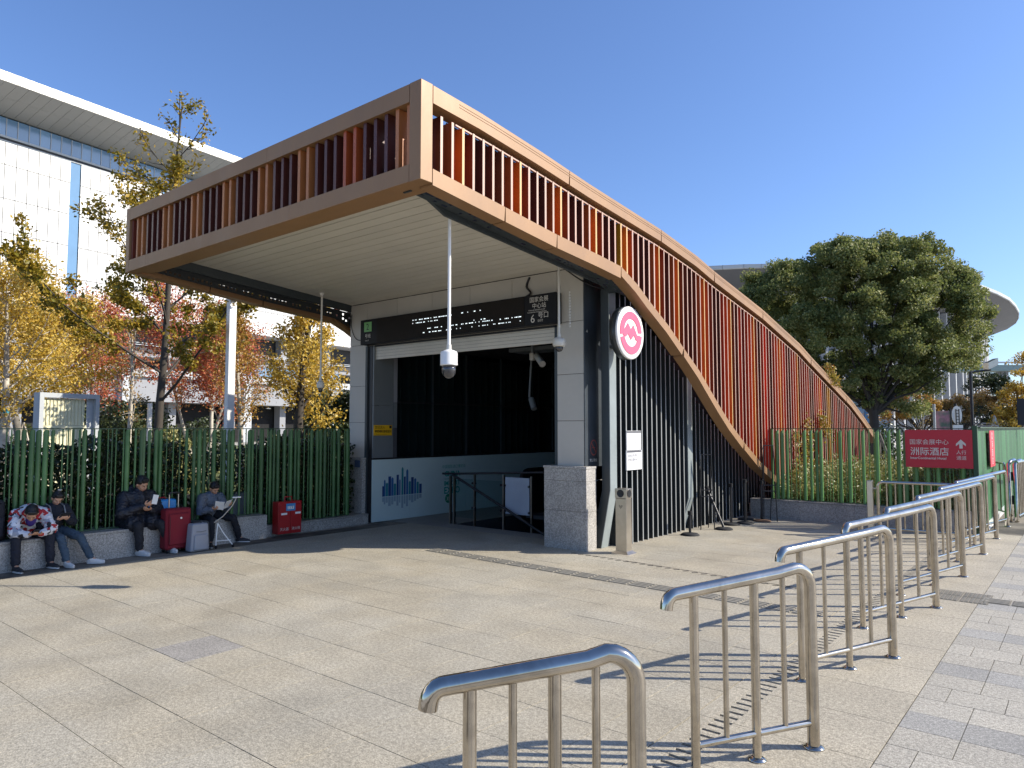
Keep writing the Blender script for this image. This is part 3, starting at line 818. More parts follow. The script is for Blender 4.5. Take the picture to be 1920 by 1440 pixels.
# overhead sign board
sb = empty('station_sign', (-7.7, 7.85, 3.03), 'long black station name board with green line badge and exit number above the shutter', 'sign')
MB().box(-9.735, -5.60, 7.80, 7.945, 3.03, 3.455, bev=.004).build('casing', M['signblack'], sb)
MB().box(-9.30, -6.14, 7.793, 7.80, 3.045, 3.44).build('display_panel', M['signbrown'], sb)
MB().box(-9.63, -9.44, 7.794, 7.80, 3.245, 3.41).build('line_badge', M['green2'], sb)
text_mb('2', .155, (-9.575, 7.793, 3.275), AX, UP).build('lettering', M['black'], sb)
m = text_mb('号线', .075, (-9.612, 7.799, 3.145), AX, UP)
text_mb('Line 2', .035, (-9.60, 7.799, 3.085), AX, UP, mb=m)
m.build('lettering', M['signgrey'], sb)
m = text_mb('国家会展', .082, (-6.045, 7.799, 3.355), AX, UP)
text_mb('中心站', .082, (-6.00, 7.799, 3.268), AX, UP, mb=m)
text_mb('National Exhibition and', .030, (-6.06, 7.799, 3.232), AX, UP, mb=m)
text_mb('Convention Center Station', .030, (-6.08, 7.799, 3.203), AX, UP, mb=m)
m.build('lettering', M['signgrey'], sb)
m = text_mb('6', .165, (-6.03, 7.799, 3.065), AX, UP)
text_mb('号口', .095, (-5.90, 7.799, 3.125), AX, UP, mb=m)
text_mb('EXIT', .045, (-5.90, 7.799, 3.070), AX, UP, mb=m)
m.build('lettering', M['signgrey'], sb)
m = MB(); r_ = random.Random(5)
for (xa, xb, z, dens) in ((-8.42, -7.55, 3.325, .75), (-8.42, -7.85, 3.275, .7), (-7.45, -6.95, 3.335, .3), (-8.15, -6.2, 3.165, .62), (-8.25, -6.2, 3.105, .45), (-7.3, -6.5, 3.20, .12)):
    x = xa
    while x < xb:
        w = r_.choice((.012, .012, .02, .035))
        if r_.random() < dens: m.box(x, x + w, 7.7915, 7.793, z, z + .013)
        x += w + .012
m.build('lit_pixels', M['screenwhite'], sb)
# wires at the sign
def wire(name, pts, r, label, mat_=None):
    P_ = [Vector(p) for p in pts]; out = []
    for i in range(len(P_) - 1):
        p0 = P_[max(i - 1, 0)]; p1 = P_[i]; p2 = P_[i + 1]; p3 = P_[min(i + 2, len(P_) - 1)]
        for t in (0, .25, .5, .75):
            out.append(.5 * ((2 * p1) + (-p0 + p2) * t + (2 * p0 - 5 * p1 + 4 * p2 - p3) * t * t + (-p0 + 3 * p1 - 3 * p2 + p3) * t ** 3))
    out.append(P_[-1])
    o = MB().tube(out, r, 6).build(name, mat_ or M['black'], None, pts[0]); return tag(o, label, 'cable')
wire('cable', [(-10.15, 7.935, 3.62), (-10.15, 7.93, 3.4), (-10.05, 7.93, 3.2), (-9.9, 7.93, 3.14), (-9.74, 7.90, 3.20)], .007, 'thin black cable drooping from the left pier to the station sign')
wire('cable', [(-6.15, 7.94, 3.75), (-6.2, 7.93, 3.62), (-6.12, 7.92, 3.52), (-6.2, 7.9, 3.46)], .016, 'black cable bundle dropping onto the top of the station sign')
wire('cable', [(-5.38, 7.72, 3.72), (-5.26, 7.85, 3.60), (-5.12, 8.0, 3.50), (-5.0, 8.19, 3.47)], .010, 'black cable running from the pier camera to the steel column')

# steel columns with kicked feet
def column(yc, zk, foot_x, foot_y, zt, x_in=-5.13):
    m = MB(); m.box(x_in, -5.012, yc, yc + .17, zk, zt)
    m.prism([(x_in, zk), (-5.012, zk), (-5.165, 0), (x_in - .11, 0), (x_in - .11, .33)], lambda a, b, t: (a, t, b), yc + .001, yc + .169)
    o = m.build('steel_column', M['steel_dark'], st)
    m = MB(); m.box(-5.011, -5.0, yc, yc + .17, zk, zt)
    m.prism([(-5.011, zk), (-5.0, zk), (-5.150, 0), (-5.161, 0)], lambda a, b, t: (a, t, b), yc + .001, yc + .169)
    m.build('column_sun_face', M['flange'], o)  # added pale plate that carries the painted sunlight on the column
    return o
column(8.2, .78, 0, 0, 3.55); column(10.55, .50, 0, 0, 2.55)
MB().box(-10.36, -10.22, 8.15, 8.34, 0, 3.55).build('steel_column', M['steel_dark'], st)
# dark slatted side wall
MB().prism([(8.6, .25), (8.6, 3.62), (8.8, 3.45), (9.475, 3.05), (10.35, 2.50), (11.136, 1.95), (11.9, 1.5), (13.1, 1.05), (14.7, .62), (16.2, .45), (16.2, .25)], lambda a, b, t: (t, a, b), -5.24, -5.20).build('wall_sheet', M['charcoal'], st)
MB().prism([(7.953, 1.1), (7.953, 3.72), (8.6, 3.6), (8.6, .3), (8.12, .3), (8.12, 1.1)], lambda a, b, t: (t, a, b), -5.245, -5.235).build('pier_side_shade', mat('shaded_pier_side', (0.045, 0.055, 0.065), 0.35, var=0.1, grime=.2), st)  # dark sheet over the pier's own cladding, painted shade of its side
y = 8.52; cols = [10.55]
i = 0
while y < 16.0:
    if not (10.50 < y < 10.74):
        zt = min(prof(LOW, y) + .28, 3.74)
        zbot = 0.0 if y < 12.85 else .20
        if zt > .2:
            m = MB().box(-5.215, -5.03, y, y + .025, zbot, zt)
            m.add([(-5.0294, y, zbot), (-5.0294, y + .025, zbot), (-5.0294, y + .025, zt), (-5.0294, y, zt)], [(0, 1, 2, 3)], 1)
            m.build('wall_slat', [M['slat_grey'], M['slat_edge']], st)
    y += .1487; i += 1
for a, b in ((8.553, 8.74), ):
    pass
# dark sheets between slats stop above the plinth
# interior: left wall with mural panels, upper glazing, ceiling, back
def ipanel(y0_, y1_, z0_, z1_, mt, nm='wall_panel', x=-9.56):
    return MB().box(x - .03, x, y0_ + .002, y1_ - .002, z0_, z1_).build(nm, mt, st)
for a, b in ((7.96, 8.82), (8.82, 10.28), (10.28, 11.7), (11.7, 13.3)):
    ipanel(a, b, .0, 1.06, M['mural'], 'mural_panel')
for z0_, z1_ in ((1.09, 1.99), (1.995, 3.1)): ipanel(7.96, 8.41, z0_, z1_, M['cladding_in'])
ipanel(8.415, 8.50, 1.09, 1.60, M['fardark']); ipanel(8.415, 8.50, 1.605, 2.05, M['cladding_in']); ipanel(8.415, 8.50, 2.055, 3.1, M['fargrey'])
MB().box(-9.585, -9.555, 7.96, 13.3, 1.062, 1.088).build('sill_trim', M['black'], st)
for a, b in ((8.50, 9.38), (9.38, 10.30), (10.30, 11.37), (11.37, 13.2)):
    MB().box(-9.575, -9.567, a + .02, b - .02, 1.09, 3.05).build('glass_pane', M['glass'], st)
    MB().box(-9.59, -9.55, b - .018, b + .018, 1.09, 3.05).build('mullion', M['steel_dark'], st)
MB().box(-9.60, -9.555, 8.5, 13.2, 2.05, 2.08).build('transom', M['black'], st)
yy = 8.6
while yy < 13:
    MB().box(-10.0, -9.82, yy, yy + .05, .3, 3.0).build('wall_slat', M['slat_grey'], st); yy += .2
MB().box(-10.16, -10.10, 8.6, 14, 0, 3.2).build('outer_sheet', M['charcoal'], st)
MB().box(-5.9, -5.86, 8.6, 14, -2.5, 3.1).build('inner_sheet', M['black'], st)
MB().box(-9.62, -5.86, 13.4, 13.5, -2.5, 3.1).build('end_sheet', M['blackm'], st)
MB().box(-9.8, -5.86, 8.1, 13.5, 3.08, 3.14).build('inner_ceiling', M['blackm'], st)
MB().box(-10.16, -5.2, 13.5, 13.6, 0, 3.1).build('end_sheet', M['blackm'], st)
for y in (9.6, 11.3):
    MB().box(-7.9 + (y - 9.6) * .5, -5.95, y, y + .45, 2.93, 2.99).build('air_duct', M['cladding_in'], st)
# stairwell
bx('stair_side', M['fardark'], st, HX0 - .02, HX0, Y0, 13.4, -2.5, -.013)
bx('stair_side', M['fardark'], st, HX0, HX1, Y0 - .02, Y0, -2.5, -.016)
for i in range(14):
    bx('stair_step', M['fargrey'], st, HX0, HX1, Y0 + .02 + i * .24, Y0 + .02 + (i + 1) * .24, -2.5, -.12 - i * .12)

# mural prints (generic city skyline and fair lettering)
mu = MB(); YM = (0, 1, 0)
towers = [(8.18, .18, .04), (8.215, .27, .035), (8.255, .22, .05), (8.31, .34, .06), (8.375, .30, .05), (8.43, .20, .05), (8.49, .36, .05), (8.55, .26, .03), (8.60, .46, .045), (8.655, .32, .04), (8.705, .42, .05), (8.765, .22, .05), (8.82, .30, .06), (8.89, .26, .05), (8.95, .20, .05), (9.01, .17, .06)]
mms = [M['blue1'], M['blue2'], M['blue3'], M['fadeprint'], M['teal']]
for i, (yy, h, w) in enumerate(towers):
    k = (i * 7 + 3) % 3
    yc = 7.97 + (yy - 8.10) * 1.05 + .12
    z0_ = .42
    x = -9.5585
    mu.add([(x, yc, z0_), (x, yc + w * 1.05, z0_), (x, yc + w * 1.05, z0_ + h), (x, yc + w * .5, z0_ + h * (1.08 if i % 3 else 1.0)), (x, yc, z0_ + h)], [(0, 1, 2, 3, 4)], k)
    mu.add([(x, yc, z0_ - .01), (x, yc + w, z0_ - .01), (x, yc + w, z0_ - h * .5), (x, yc, z0_ - h * .5)], [(0, 1, 2, 3)], 3)
mural_t = mu.build('mural_skyline', mms, st)
m = text_mb('中国国际进口博览会', .072, (-9.558, 9.63, .845), YM, UP)
m.build('mural_lettering', M['teal'], st)
m = text_mb('CHINA', .135, (-9.558, 9.70, .69), YM, UP, bold=.005)
text_mb('INTERNATIONAL', .045, (-9.558, 9.70, .625), YM, UP, mb=m)
m.build('mural_lettering', M['teal'], st)
m = text_mb('IMPORT', .125, (-9.558, 9.68, .515), YM, UP, bold=.003)
text_mb('EXPO', .175, (-9.558, 9.68, .365), YM, UP, mb=m, bold=.004)
m.build('mural_lettering', M['teal'], st)
m = MB(); ring = [(math.cos(t * math.pi / 12), math.sin(t * math.pi / 12)) for t in range(24)]
m.add([(-9.557, 9.80 + .085 * a, .27 + .085 * b) for a, b in ring], [tuple(range(24))]); m.build('mural_badge', M['tealg'], st)
text_mb('35', .10, (-9.556, 9.745, .235), YM, UP).build('mural_number', M['white_flat'], st)
yp = empty('notice_plate', (-9.55, 8.15, 1.47), 'yellow notice plate with black characters inside the entrance on the grey panel', 'sign')
MB().box(-9.558, -9.548, 7.965, 8.37, 1.475, 1.655).build('plate', M['yellow'], yp)
m = text_mb('您已进入', .055, (-9.547, 7.99, 1.595), YM, UP)
text_mb('地铁视频监控区域', .047, (-9.547, 7.985, 1.53), YM, UP, mb=m, bold=.001)
text_mb('You are in a video monitored area', .018, (-9.547, 8.0, 1.49), YM, UP, mb=m)
m.add([(-9.547, 8.31, 1.60), (-9.547, 8.36, 1.60), (-9.547, 8.36, 1.645), (-9.547, 8.31, 1.645)], [(0, 1, 2, 3)])
m.build('lettering', M['black'], yp)
bp = tag(MB().box(-9.9, -9.76, 7.842, 7.848, .93, 1.05).build('wall_plate', M['blueplate'], None, (-9.83, 7.845, .93)), 'small dark blue plate on the granite base of the left pier', 'plate')

ns = empty('no_smoking_sign', (-5.24, 8.12, 1.1), 'narrow black no smoking sign on the side of the entrance pier', 'sign')
MB().box(-5.249, -5.235, 8.02, 8.30, 1.10, 1.50).build('plate', M['signblack'], ns)
m = MB(); c = (8.16, 1.34)
vs = []
for r0 in (.085, .074):
    vs += [(-5.2335, c[0] + r0 * a, c[1] + r0 * 1.25 * b) for a, b in ring]
m.add(vs, [(i, (i + 1) % 24, 24 + (i + 1) % 24, 24 + i) for i in range(24)])
m.add([(-5.233, 8.10, 1.40), (-5.233, 8.11, 1.41), (-5.233, 8.22, 1.28), (-5.233, 8.21, 1.27)], [(0, 1, 2, 3)])
m.add([(-5.2333, 8.12, 1.335), (-5.2333, 8.20, 1.335), (-5.2333, 8.20, 1.345), (-5.2333, 8.12, 1.345)], [(0, 1, 2, 3)])
m.build('symbol', mat('dull_red_print', (0.30, 0.07, 0.05), 0.5), ns)
text_mb('禁止吸烟', .045, (-5.2335, 8.06, 1.155), YM, UP).build('lettering', M['signgrey'], ns)

# balustrade at the stairwell
bal = empty('stair_balustrade', (-7.8, 8.75, 0), 'glass and steel balustrade with dark sloping handrail inside the entrance', 'railing')
for x, w in ((-8.45, .03), (-8.36, .03), (-7.90, .018), (-7.28, .025), (-6.72, .02)):
    bx('post', M['stainb'], bal, x - w / 2, x + w / 2, 8.70, 8.74, 0, .80 if x < -8 else .86)
MB().tube([(-8.62, 8.70, .83), (-8.3, 8.70, .84), (-6.5, 8.74, .93)], .018, 8).build('handrail', M['black'], bal)
MB().tube([(-8.36, 8.66, .83), (-7.2, 8.62, .36), (-6.3, 8.6, -.02)], .022, 8).build('sloping_handrail', M['black'], bal)
for a, b in ((-8.34, -7.93), (-7.87, -7.32)):
    bx('glass_pane', M['glass'], bal, a, b, 8.712, 8.722, .12, .76)
bx('frosted_pane', M['glass_frost'], bal, -7.24, -6.76, 8.708, 8.722, .26, .83)
for x in (-7.93, -7.87, -7.32, -7.24, -6.76):
    for z in (.30, .70): MB().lathe([(.0, -.012), (.018, -.012), (.018, .012), (.0, .012)], (x, 8.70, z), 8, axis='y').build('clamp', M['black'], bal)
esc = empty('escalator', (-8.0, 9.6, 0), 'dark escalator handrail loop rising beside the mural wall', 'escalator')
loop = []
for i in range(0, 13):
    t = math.pi / 2 + math.pi * i / 12
    loop.append((-7.95, 10.2 + .42 * math.cos(t) * .6, .42 + .42 * math.sin(t)))
MB().tube([(-7.95, 12.8, .84)] + loop + [(-7.95, 12.8, 0.0)], .045, 8).build('handrail', M['black'], esc)
MB().tube([(-7.35, 12.8, .84)] + [(-7.35, b, c) for a, b, c in loop] + [(-7.35, 12.8, 0.0)], .045, 8).build('handrail', M['black'], esc)
MB().box(-7.93, -7.37, 10.1, 12.8, 0, .06).build('step_plate', M['fardark'], esc)
MB().prism([(10.0, .04), (10.0, .78), (12.8, .80), (12.8, .04)], lambda a, b, t: (t, a, b), -7.97, -7.94).build('side_panel', M['black'], esc)

# round emblem sign
lg = empty('metro_emblem_sign', (-4.85, 8.36, 2.87), 'round white and pink metro emblem on a dark drum under the bronze beam', 'sign')
cy_, cz_, RR = 8.150, 2.845, .350
def disc(x0, x1, r, mt, nm, n=48, bev=.01):
    MB().lathe([(0.001, x0), (r, x0), (r, x1 - bev), (r - bev, x1), (0.001, x1)], (0, cy_, cz_), n, axis='x').build(nm, mt, lg)
disc(-4.755, -4.67, RR, M['rimblack'], 'drum', bev=.002)
disc(-4.669, -4.64, RR - .002, M['white'], 'face')
for z in (-.15, .15): MB().box(-5.0, -4.765, 8.22, 8.34, cz_ + z - .02, cz_ + z + .02).build('bracket', M['steel_dark'], lg)
m = MB()
def arc(a0, a1, ro, ri, n=28):
    pts = []
    for i in range(n + 1):
        t = math.radians(a0 + (a1 - a0) * i / n); pts.append((math.cos(t), math.sin(t)))
    vs = []
    for x in (-4.640, -4.633):
        vs += [(x, cy_ + ro * a, cz_ + ro * b) for a, b in pts] + [(x, cy_ + ri * a, cz_ + ri * b) for a, b in pts]
    k = n + 1; fs = []
    for i in range(n):
        fs += [(2 * k + i, 2 * k + i + 1, 3 * k + i + 1, 3 * k + i), (i, i + 1, 2 * k + i + 1, 2 * k + i), (k + i, k + i + 1, 3 * k + i + 1, 3 * k + i)]
    fs += [(0, 2 * k, 3 * k, k), (n, 2 * k + n, 3 * k + n, k + n)]
    m.add(vs, fs)
arc(4, 188, RR * .80, RR * .52); arc(197, 355, RR * .80, RR * .52)
band = [(-.56, .10), (-.48, .10), (-.23, .36), (-.02, .13), (.17, .31), (.44, -.05), (.60, -.08), (.60, -.27), (.36, -.25), (.21, -.07), (-.02, -.26), (-.23, -.05), (-.38, -.17), (-.60, -.13)]
m.prism([(cy_ + a * RR, cz_ + b * RR) for a, b in band], lambda a, b, t: (t, a, b), -4.640, -4.6327)
m.build('emblem', M['pink'], lg)

# notice boards on the slats
nb = empty('notice_board', (-5.0, 8.82, 1.0), 'white printed notice with two dark header bars on the slatted wall', 'sign')
MB().box(-5.028, -5.012, 8.66, 9.06, 1.30, 1.565).build('board', M['poster'], nb)
MB().box(-5.028, -5.010, 8.65, 9.07, 1.02, 1.295).build('board', M['poster'], nb)
m = MB(); m.box(-5.010, -5.008, 8.665, 9.055, 1.535, 1.562); m.box(-5.008, -5.006, 8.66, 9.05, 1.262, 1.292); m.build('header_bar', M['postgrey'], nb)
m = MB(); r_ = random.Random(2)
text_mb('出入口信息', .022, (-5.0105, 8.72, 1.495), YM, UP, mb=m)
for z in (1.44, 1.39):
    for q in range(4): text_mb('信息', .024, (-5.0105, 8.69 + q * .09, z), YM, UP, mb=m)
text_mb('请从此处进站', .045, (-5.0085, 8.68, 1.205), YM, UP, mb=m)
text_mb('地铁运营时间', .045, (-5.0085, 8.68, 1.145), YM, UP, mb=m)
text_mb('Please enter the station', .022, (-5.0085, 8.68, 1.105), YM, UP, mb=m)
text_mb('Shanghai Metro', .020, (-5.0085, 8.68, 1.05), YM, UP, mb=m)
m.build('lettering', M['postink'], nb)

# ------------------------------------------------------------------ cameras
def dome_camera(loc_top, z_top, zc, r, dark, label, flange_r=.03, pole_r=.014):
    x, y = loc_top
    t = empty('security_camera', (x, y, z_top), label, 'camera')
    MB().tube([(x, y, z_top - .005), (x, y, zc + .005)], pole_r, 10).build('pole', M['white'] if dark else M['camwhite'], t)
    MB().lathe([(.001, z_top), (flange_r, z_top), (flange_r, z_top - .01), (pole_r, z_top - .06), (.001, z_top - .06)], (x, y, 0), 14).build('ceiling_mount', M['camwhite'], t)
    MB().tube([(x, y, zc + .05), (x, y, zc + .0)], pole_r * 1.5, 10).build('collar', M['camwhite'], t)
    if dark:
        MB().lathe([(.001, zc), (r * .35, zc), (r * .9, zc - .02), (r * 1.0, zc - .035), (r * 1.0, zc - .145), (r * 1.03, zc - .15), (r * 1.0, zc - .16), (.001, zc - .16)], (x, y, 0), 24).build('housing', M['white'], t)
        MB().lathe([(.001, zc - .155), (r * .78, zc - .165), (r * .84, zc - .20), (r * .78, zc - .24), (r * .55, zc - .275), (r * .2, zc - .292), (.001, zc - .294)], (x, y, 0), 24).build('dome_lens', M['lens'], t)
    else:
        MB().lathe([(.001, zc), (r * .6, zc - .002), (r * .95, zc - .03), (r, zc - .06), (r * .95, zc - .10), (r * .8, zc - .12), (.001, zc - .12)], (x, y, 0), 24).build('housing', M['camwhite'], t)
        MB().lathe([(.001, zc - .115), (r * .62, zc - .121), (r * .60, zc - .15), (r * .4, zc - .18), (.001, zc - .19)], (x, y, 0), 20).build('dome_lens', M['lens'], t)
    return t
dome_camera((-4.995, 5.12), 3.79, 2.39, .086, True, 'white dome camera with smoked lens on a long pole from the canopy ceiling', .035, .017)
dome_camera((-5.40, 7.60), 3.79, 2.79, .088, False, 'cream dome camera on a pole in front of the entrance pier', .05, .016)
dome_camera((-9.60, 6.90), 3.79, 2.36, .062, False, 'grey dome camera hanging at the far side of the canopy', .04, .016)
bc = empty('bullet_camera', (-6.75, 8.8, 2.85), 'grey bullet camera under the shutter on a ceiling bracket', 'camera')
MB().box(-6.80, -6.72, 8.76, 8.84, 2.66, 2.78, bev=.01).build('bracket', M['cladding'], bc)
MB().box(-6.78, -6.74, 8.78, 8.82, 2.78, 3.07).build('stem', M['cladding_in'], bc)
MB().tube([(-6.62, 8.72, 2.72), (-6.36, 8.52, 2.56)], .05, 12).build('housing', M['cladding'], bc)
bc2 = empty('bullet_camera', (-7.2, 9.5, 2.85), 'dark bullet camera on a long drop pole inside the entrance', 'camera')
MB().tube([(-7.30, 9.5, 3.07), (-7.37, 9.5, 2.12)], .018, 8).build('pole', M['cladding_in'], bc2)
MB().tube([(-7.33, 9.5, 2.10), (-7.22, 9.44, 1.92)], .05, 10).build('housing', M['cladding_in'], bc2)
# flexible conduit beside the pier camera
m = MB()
for i in range(13): m.tube([(-5.33, 7.75, 3.42 - i * .038), (-5.33, 7.75, 3.395 - i * .038)], .013, 8)
tag(m.build('conduit', M['camwhite'], None, (-5.33, 7.75, 3)), 'ribbed pale conduit hanging beside the pier camera pole', 'conduit')

# ------------------------------------------------------------------ polished steel railings
rail_lab = ['nearest polished steel railing cut off by the bottom of the view', 'second steel railing from the front with its feet and slotted drain in view', 'third steel railing from the front along the row',
            'fourth steel railing from the front beside the studded guide plates', 'fifth steel railing from the front in the row', 'sixth steel railing from the front in the row',
            'seventh steel railing in the row just before the last', 'last steel railing in the row beside the hinged gate']
RY = [2.03, 3.807, 5.63, 7.41, 9.12, 10.88, 12.52, 14.2]
DC = [.20, .31, .44, .56, .69, .80, .86, 1.0]
for i, (yr, dc) in enumerate(zip(RY, DC)):
    xr = -1.15; vx, vy = -.172, -dc
    c_ = (xr + vx, yr + vy); l_ = (xr + 2 * vx, yr + 2 * vy); tip = (xr + 2.5 * vx, yr + 2.42 * vy)
    t = empty('steel_railing', (c_[0], c_[1], 0), rail_lab[i], 'railing', 'row of polished steel railings')
    zr, zl = .895, .835
    def zz(s): return zr + (zl - zr) * s / 2
    R0 = .030
    P_ = [(xr, yr, .004), (xr, yr, .70), (xr, yr, .80)]
    hor = Vector((vx, vy, 0)); hl = hor.length; hd = hor / hl
    for k in range(1, 7):
        a = k / 6 * math.pi / 2; rr = .095
        P_.append((xr + hd.x * rr * (1 - math.cos(a)), yr + hd.y * rr * (1 - math.cos(a)), .80 + (zr - .80) * math.sin(a)))
    for s in (.6, 1.0, 1.5, 2.0, 2.28): P_.append((xr + vx * s, yr + vy * s, zz(s)))
    for k in range(1, 6):
        a = k / 5 * math.radians(80); rr = .05
        e = 2.28
        P_.append((xr + vx * e + hd.x * rr * math.sin(a), yr + vy * e + hd.y * rr * math.sin(a), zz(e) - rr * (1 - math.cos(a))))
    q = P_[-1]; P_.append((q[0] + hd.x * .004, q[1] + hd.y * .004, q[2] - .025))
    MB().tube(P_, R0, 20).build('handrail', M['stain'], t)
    for s, r in ((1, .0215), (2, .0215)):
        MB().tube([(xr + vx * s, yr + vy * s, .003), (xr + vx * s, yr + vy * s, zz(s) - .015)], r, 16).build('post', M['stain'], t)
    for s in (.5, 1.5):
        MB().tube([(xr + vx * s, yr + vy * s, .13), (xr + vx * s, yr + vy * s, zz(s) - .015)], .0135, 12).build('bar', M['stain'], t)
    MB().tube([(xr, yr, .125), (xr + 2 * vx, yr + 2 * vy, .125)], .0165, 12).build('bottom_rail', M['stain'], t)
    for s in (0, 1, 2):
        rr = .052 if s == 0 else .045
        MB().lathe([(.001, .0), (rr, 0.0), (rr, .006), (rr * .6, .016), (.001, .016)], (xr + vx * s, yr + vy * s, 0), 18).build('flange', M['stain'], t)

def barrier(p0, p1, h, n, label, name='crowd_barrier', rr=.022, cat='barrier', mt='stain'):
    a = Vector((*p0, 0)); b = Vector((*p1, 0)); t = empty(name, tuple((a + b) / 2), label, cat)
    d = (b - a); L = d.length; d /= L; k = .06
    MB().tube([a + Vector((0, 0, .01)), a + Vector((0, 0, h - k)), a + d * k * .3 + Vector((0, 0, h - k * .3)), a + d * k + Vector((0, 0, h)), b - d * k + Vector((0, 0, h)), b - d * k * .3 + Vector((0, 0, h - k * .3)), b + Vector((0, 0, h - k)), b + Vector((0, 0, .01))], rr, 10).build('frame', M[mt], t)
    MB().tube([a + Vector((0, 0, .12)), b + Vector((0, 0, .12))], rr * .8, 8).build('bottom_rail', M[mt], t)
    for i in range(1, n):
        p = a + d * L * i / n
        MB().tube([p + Vector((0, 0, .12)), p + Vector((0, 0, h))], rr * .55, 8).build('bar', M[mt], t)
    for p in (a, b): MB().lathe([(.001, 0), (.045, 0), (.045, .008), (.001, .01)], tuple(p), 12).build('flange', M[mt], t)
    return t
b1 = barrier((-2.53, 11.75), (-1.50, 11.80), .80, 9, 'steel barrier standing across the row in front of the granite garden wall')
MB().box(-2.68, -2.60, 11.72, 11.80, 0, .815, bev=.006).build('gate_post', M['stainb'], b1)
for z in (.30, .70): MB().tube([(-2.63, 11.76, z), (-2.52, 11.76, z)], .012, 6).build('hinge', M['stainb'], b1)
barrier((-1.70, 16.6), (-1.25, 15.3), .98, 5, 'tall narrow steel barrier standing against the green hoarding')
gt = empty('steel_gate', (-1.08, 14.9, 0), 'hinged steel gate beyond the end of the railing row', 'gate')
for x, y in ((-1.17, 15.05), (-1.075, 14.98)):
    MB().tube([(x, y, 0), (x, y, .98), (x + .02, y + .06, 1.02), (x + .05, y + .5, 1.03)], .035, 12).build('gate_post', M['stain'], gt)
MB().box(-1.135, -1.11, 14.95, 15.0, .30, .45).build('hinge', M['black'], gt); MB().box(-1.135, -1.11, 14.95, 15.0, .70, .85).build('hinge', M['black'], gt)
for q in range(16):
    yq = 15.15 + q * .16
    MB().tube([(-1.04 + q * .012, yq, .12), (-1.04 + q * .012, yq, 1.0)], .015, 8).build('bar', M['stain'], gt)
MB().tube([(-1.05, 15.0, 1.01), (-.84, 17.7, 1.01)], .03, 10).build('top_rail', M['stain'], gt)
MB().tube([(-1.05, 15.0, .10), (-.84, 17.7, .10)], .022, 10).build('bottom_rail', M['stain'], gt)
MB().box(-1.19, -1.178, 15.1, 15.6, .15, .95).build('sheet_panel', M['stainb'], gt)

# ------------------------------------------------------------------ ashtray post
ab = empty('ashtray_post', (-4.73, 8.08, 0), 'square stainless ashtray post with round openings beside the steel column', 'ashtray')
MB().box(-4.815, -4.655, 8.01, 8.15, .03, .70, bev=.004).build('body', M['stainb'], ab)
m = MB(); m.add([(-4.86, 7.965, 0), (-4.61, 7.965, 0), (-4.61, 8.195, 0), (-4.86, 8.195, 0), (-4.815, 8.01, .035), (-4.655, 8.01, .035), (-4.655, 8.15, .035), (-4.815, 8.15, .035)],
                 [(0, 1, 5, 4), (1, 2, 6, 5), (2, 3, 7, 6), (3, 0, 4, 7)]); m.build('base', M['stainb'], ab)
MB().box(-4.82, -4.65, 8.005, 8.155, .703, .825, bev=.004).build('head', M['stainb'], ab)
MB().lathe([(.001, -.002), (.044, -.002), (.05, -.003), (.05, .002), (.001, .003)], (-4.735, 8.003, .765), 20, axis='y').build('opening', M['black'], ab)
MB().lathe([(.001, .002), (.044, .002), (.05, .003), (.05, -.002), (.001, -.003)], (-4.648, 8.08, .765), 20, axis='x').build('opening', M['black'], ab)
m = MB()
for (a, b) in ((-2, 2), (-1, 2), (1, 2), (2, 2), (-2, 1), (0, 1), (2, 1), (-1, 0), (1, 0), (0, -1), (-1, 1), (1, 1), (0, 0)):
    m.lathe([(.001, -.0015), (.0042, -.0015), (.0042, .001), (.001, .001)], (-4.735 + a * .011, 8.0095, .585 + b * .014), 8, axis='y')
m.build('perforation', M['black'], ab)

# ------------------------------------------------------------------ red extinguisher cabinet
rb = empty('fire_cabinet', (-9.5, 6.28, 0), 'red extinguisher cabinet with blue sticker standing by the granite curb', 'cabinet')
MB().box(-9.60, -9.44, 6.08, 6.48, .02, .50, bev=.006).build('body', M['red'], rb)
for a, b in ((6.09, 6.277), (6.283, 6.47)): MB().box(-9.439, -9.428, a, b, .05, .455, bev=.002).build('door', M['red'], rb)
m = MB(); m.tube([(-9.50, 6.22, .50), (-9.50, 6.22, .565), (-9.50, 6.34, .565), (-9.50, 6.34, .50)], .010, 6); m.build('handle', M['red'], rb)
MB().box(-9.427, -9.425, 6.20, 6.36, .36, .47).build('sticker', mat('blue_sticker', (0.05, 0.24, 0.50), 0.5), rb)
m = MB(); m.box(-9.425, -9.4243, 6.225, 6.335, .385, .430); m.box(-9.427, -9.4262, 6.12, 6.22, .305, .335); m.box(-9.427, -9.4262, 6.36, 6.455, .305, .335); m.build('label_strip', M['white_flat'], rb)
m = text_mb('119', .06, (-9.4240, 6.23, .39), YM, UP); m.build('sticker_print', M['blue1'], rb)
m = text_mb('灭火器', .05, (-9.4265, 6.10, .075), YM, UP); text_mb('消火栓', .05, (-9.4265, 6.30, .075), YM, UP, mb=m); m.build('lettering', M['signgrey'], rb)

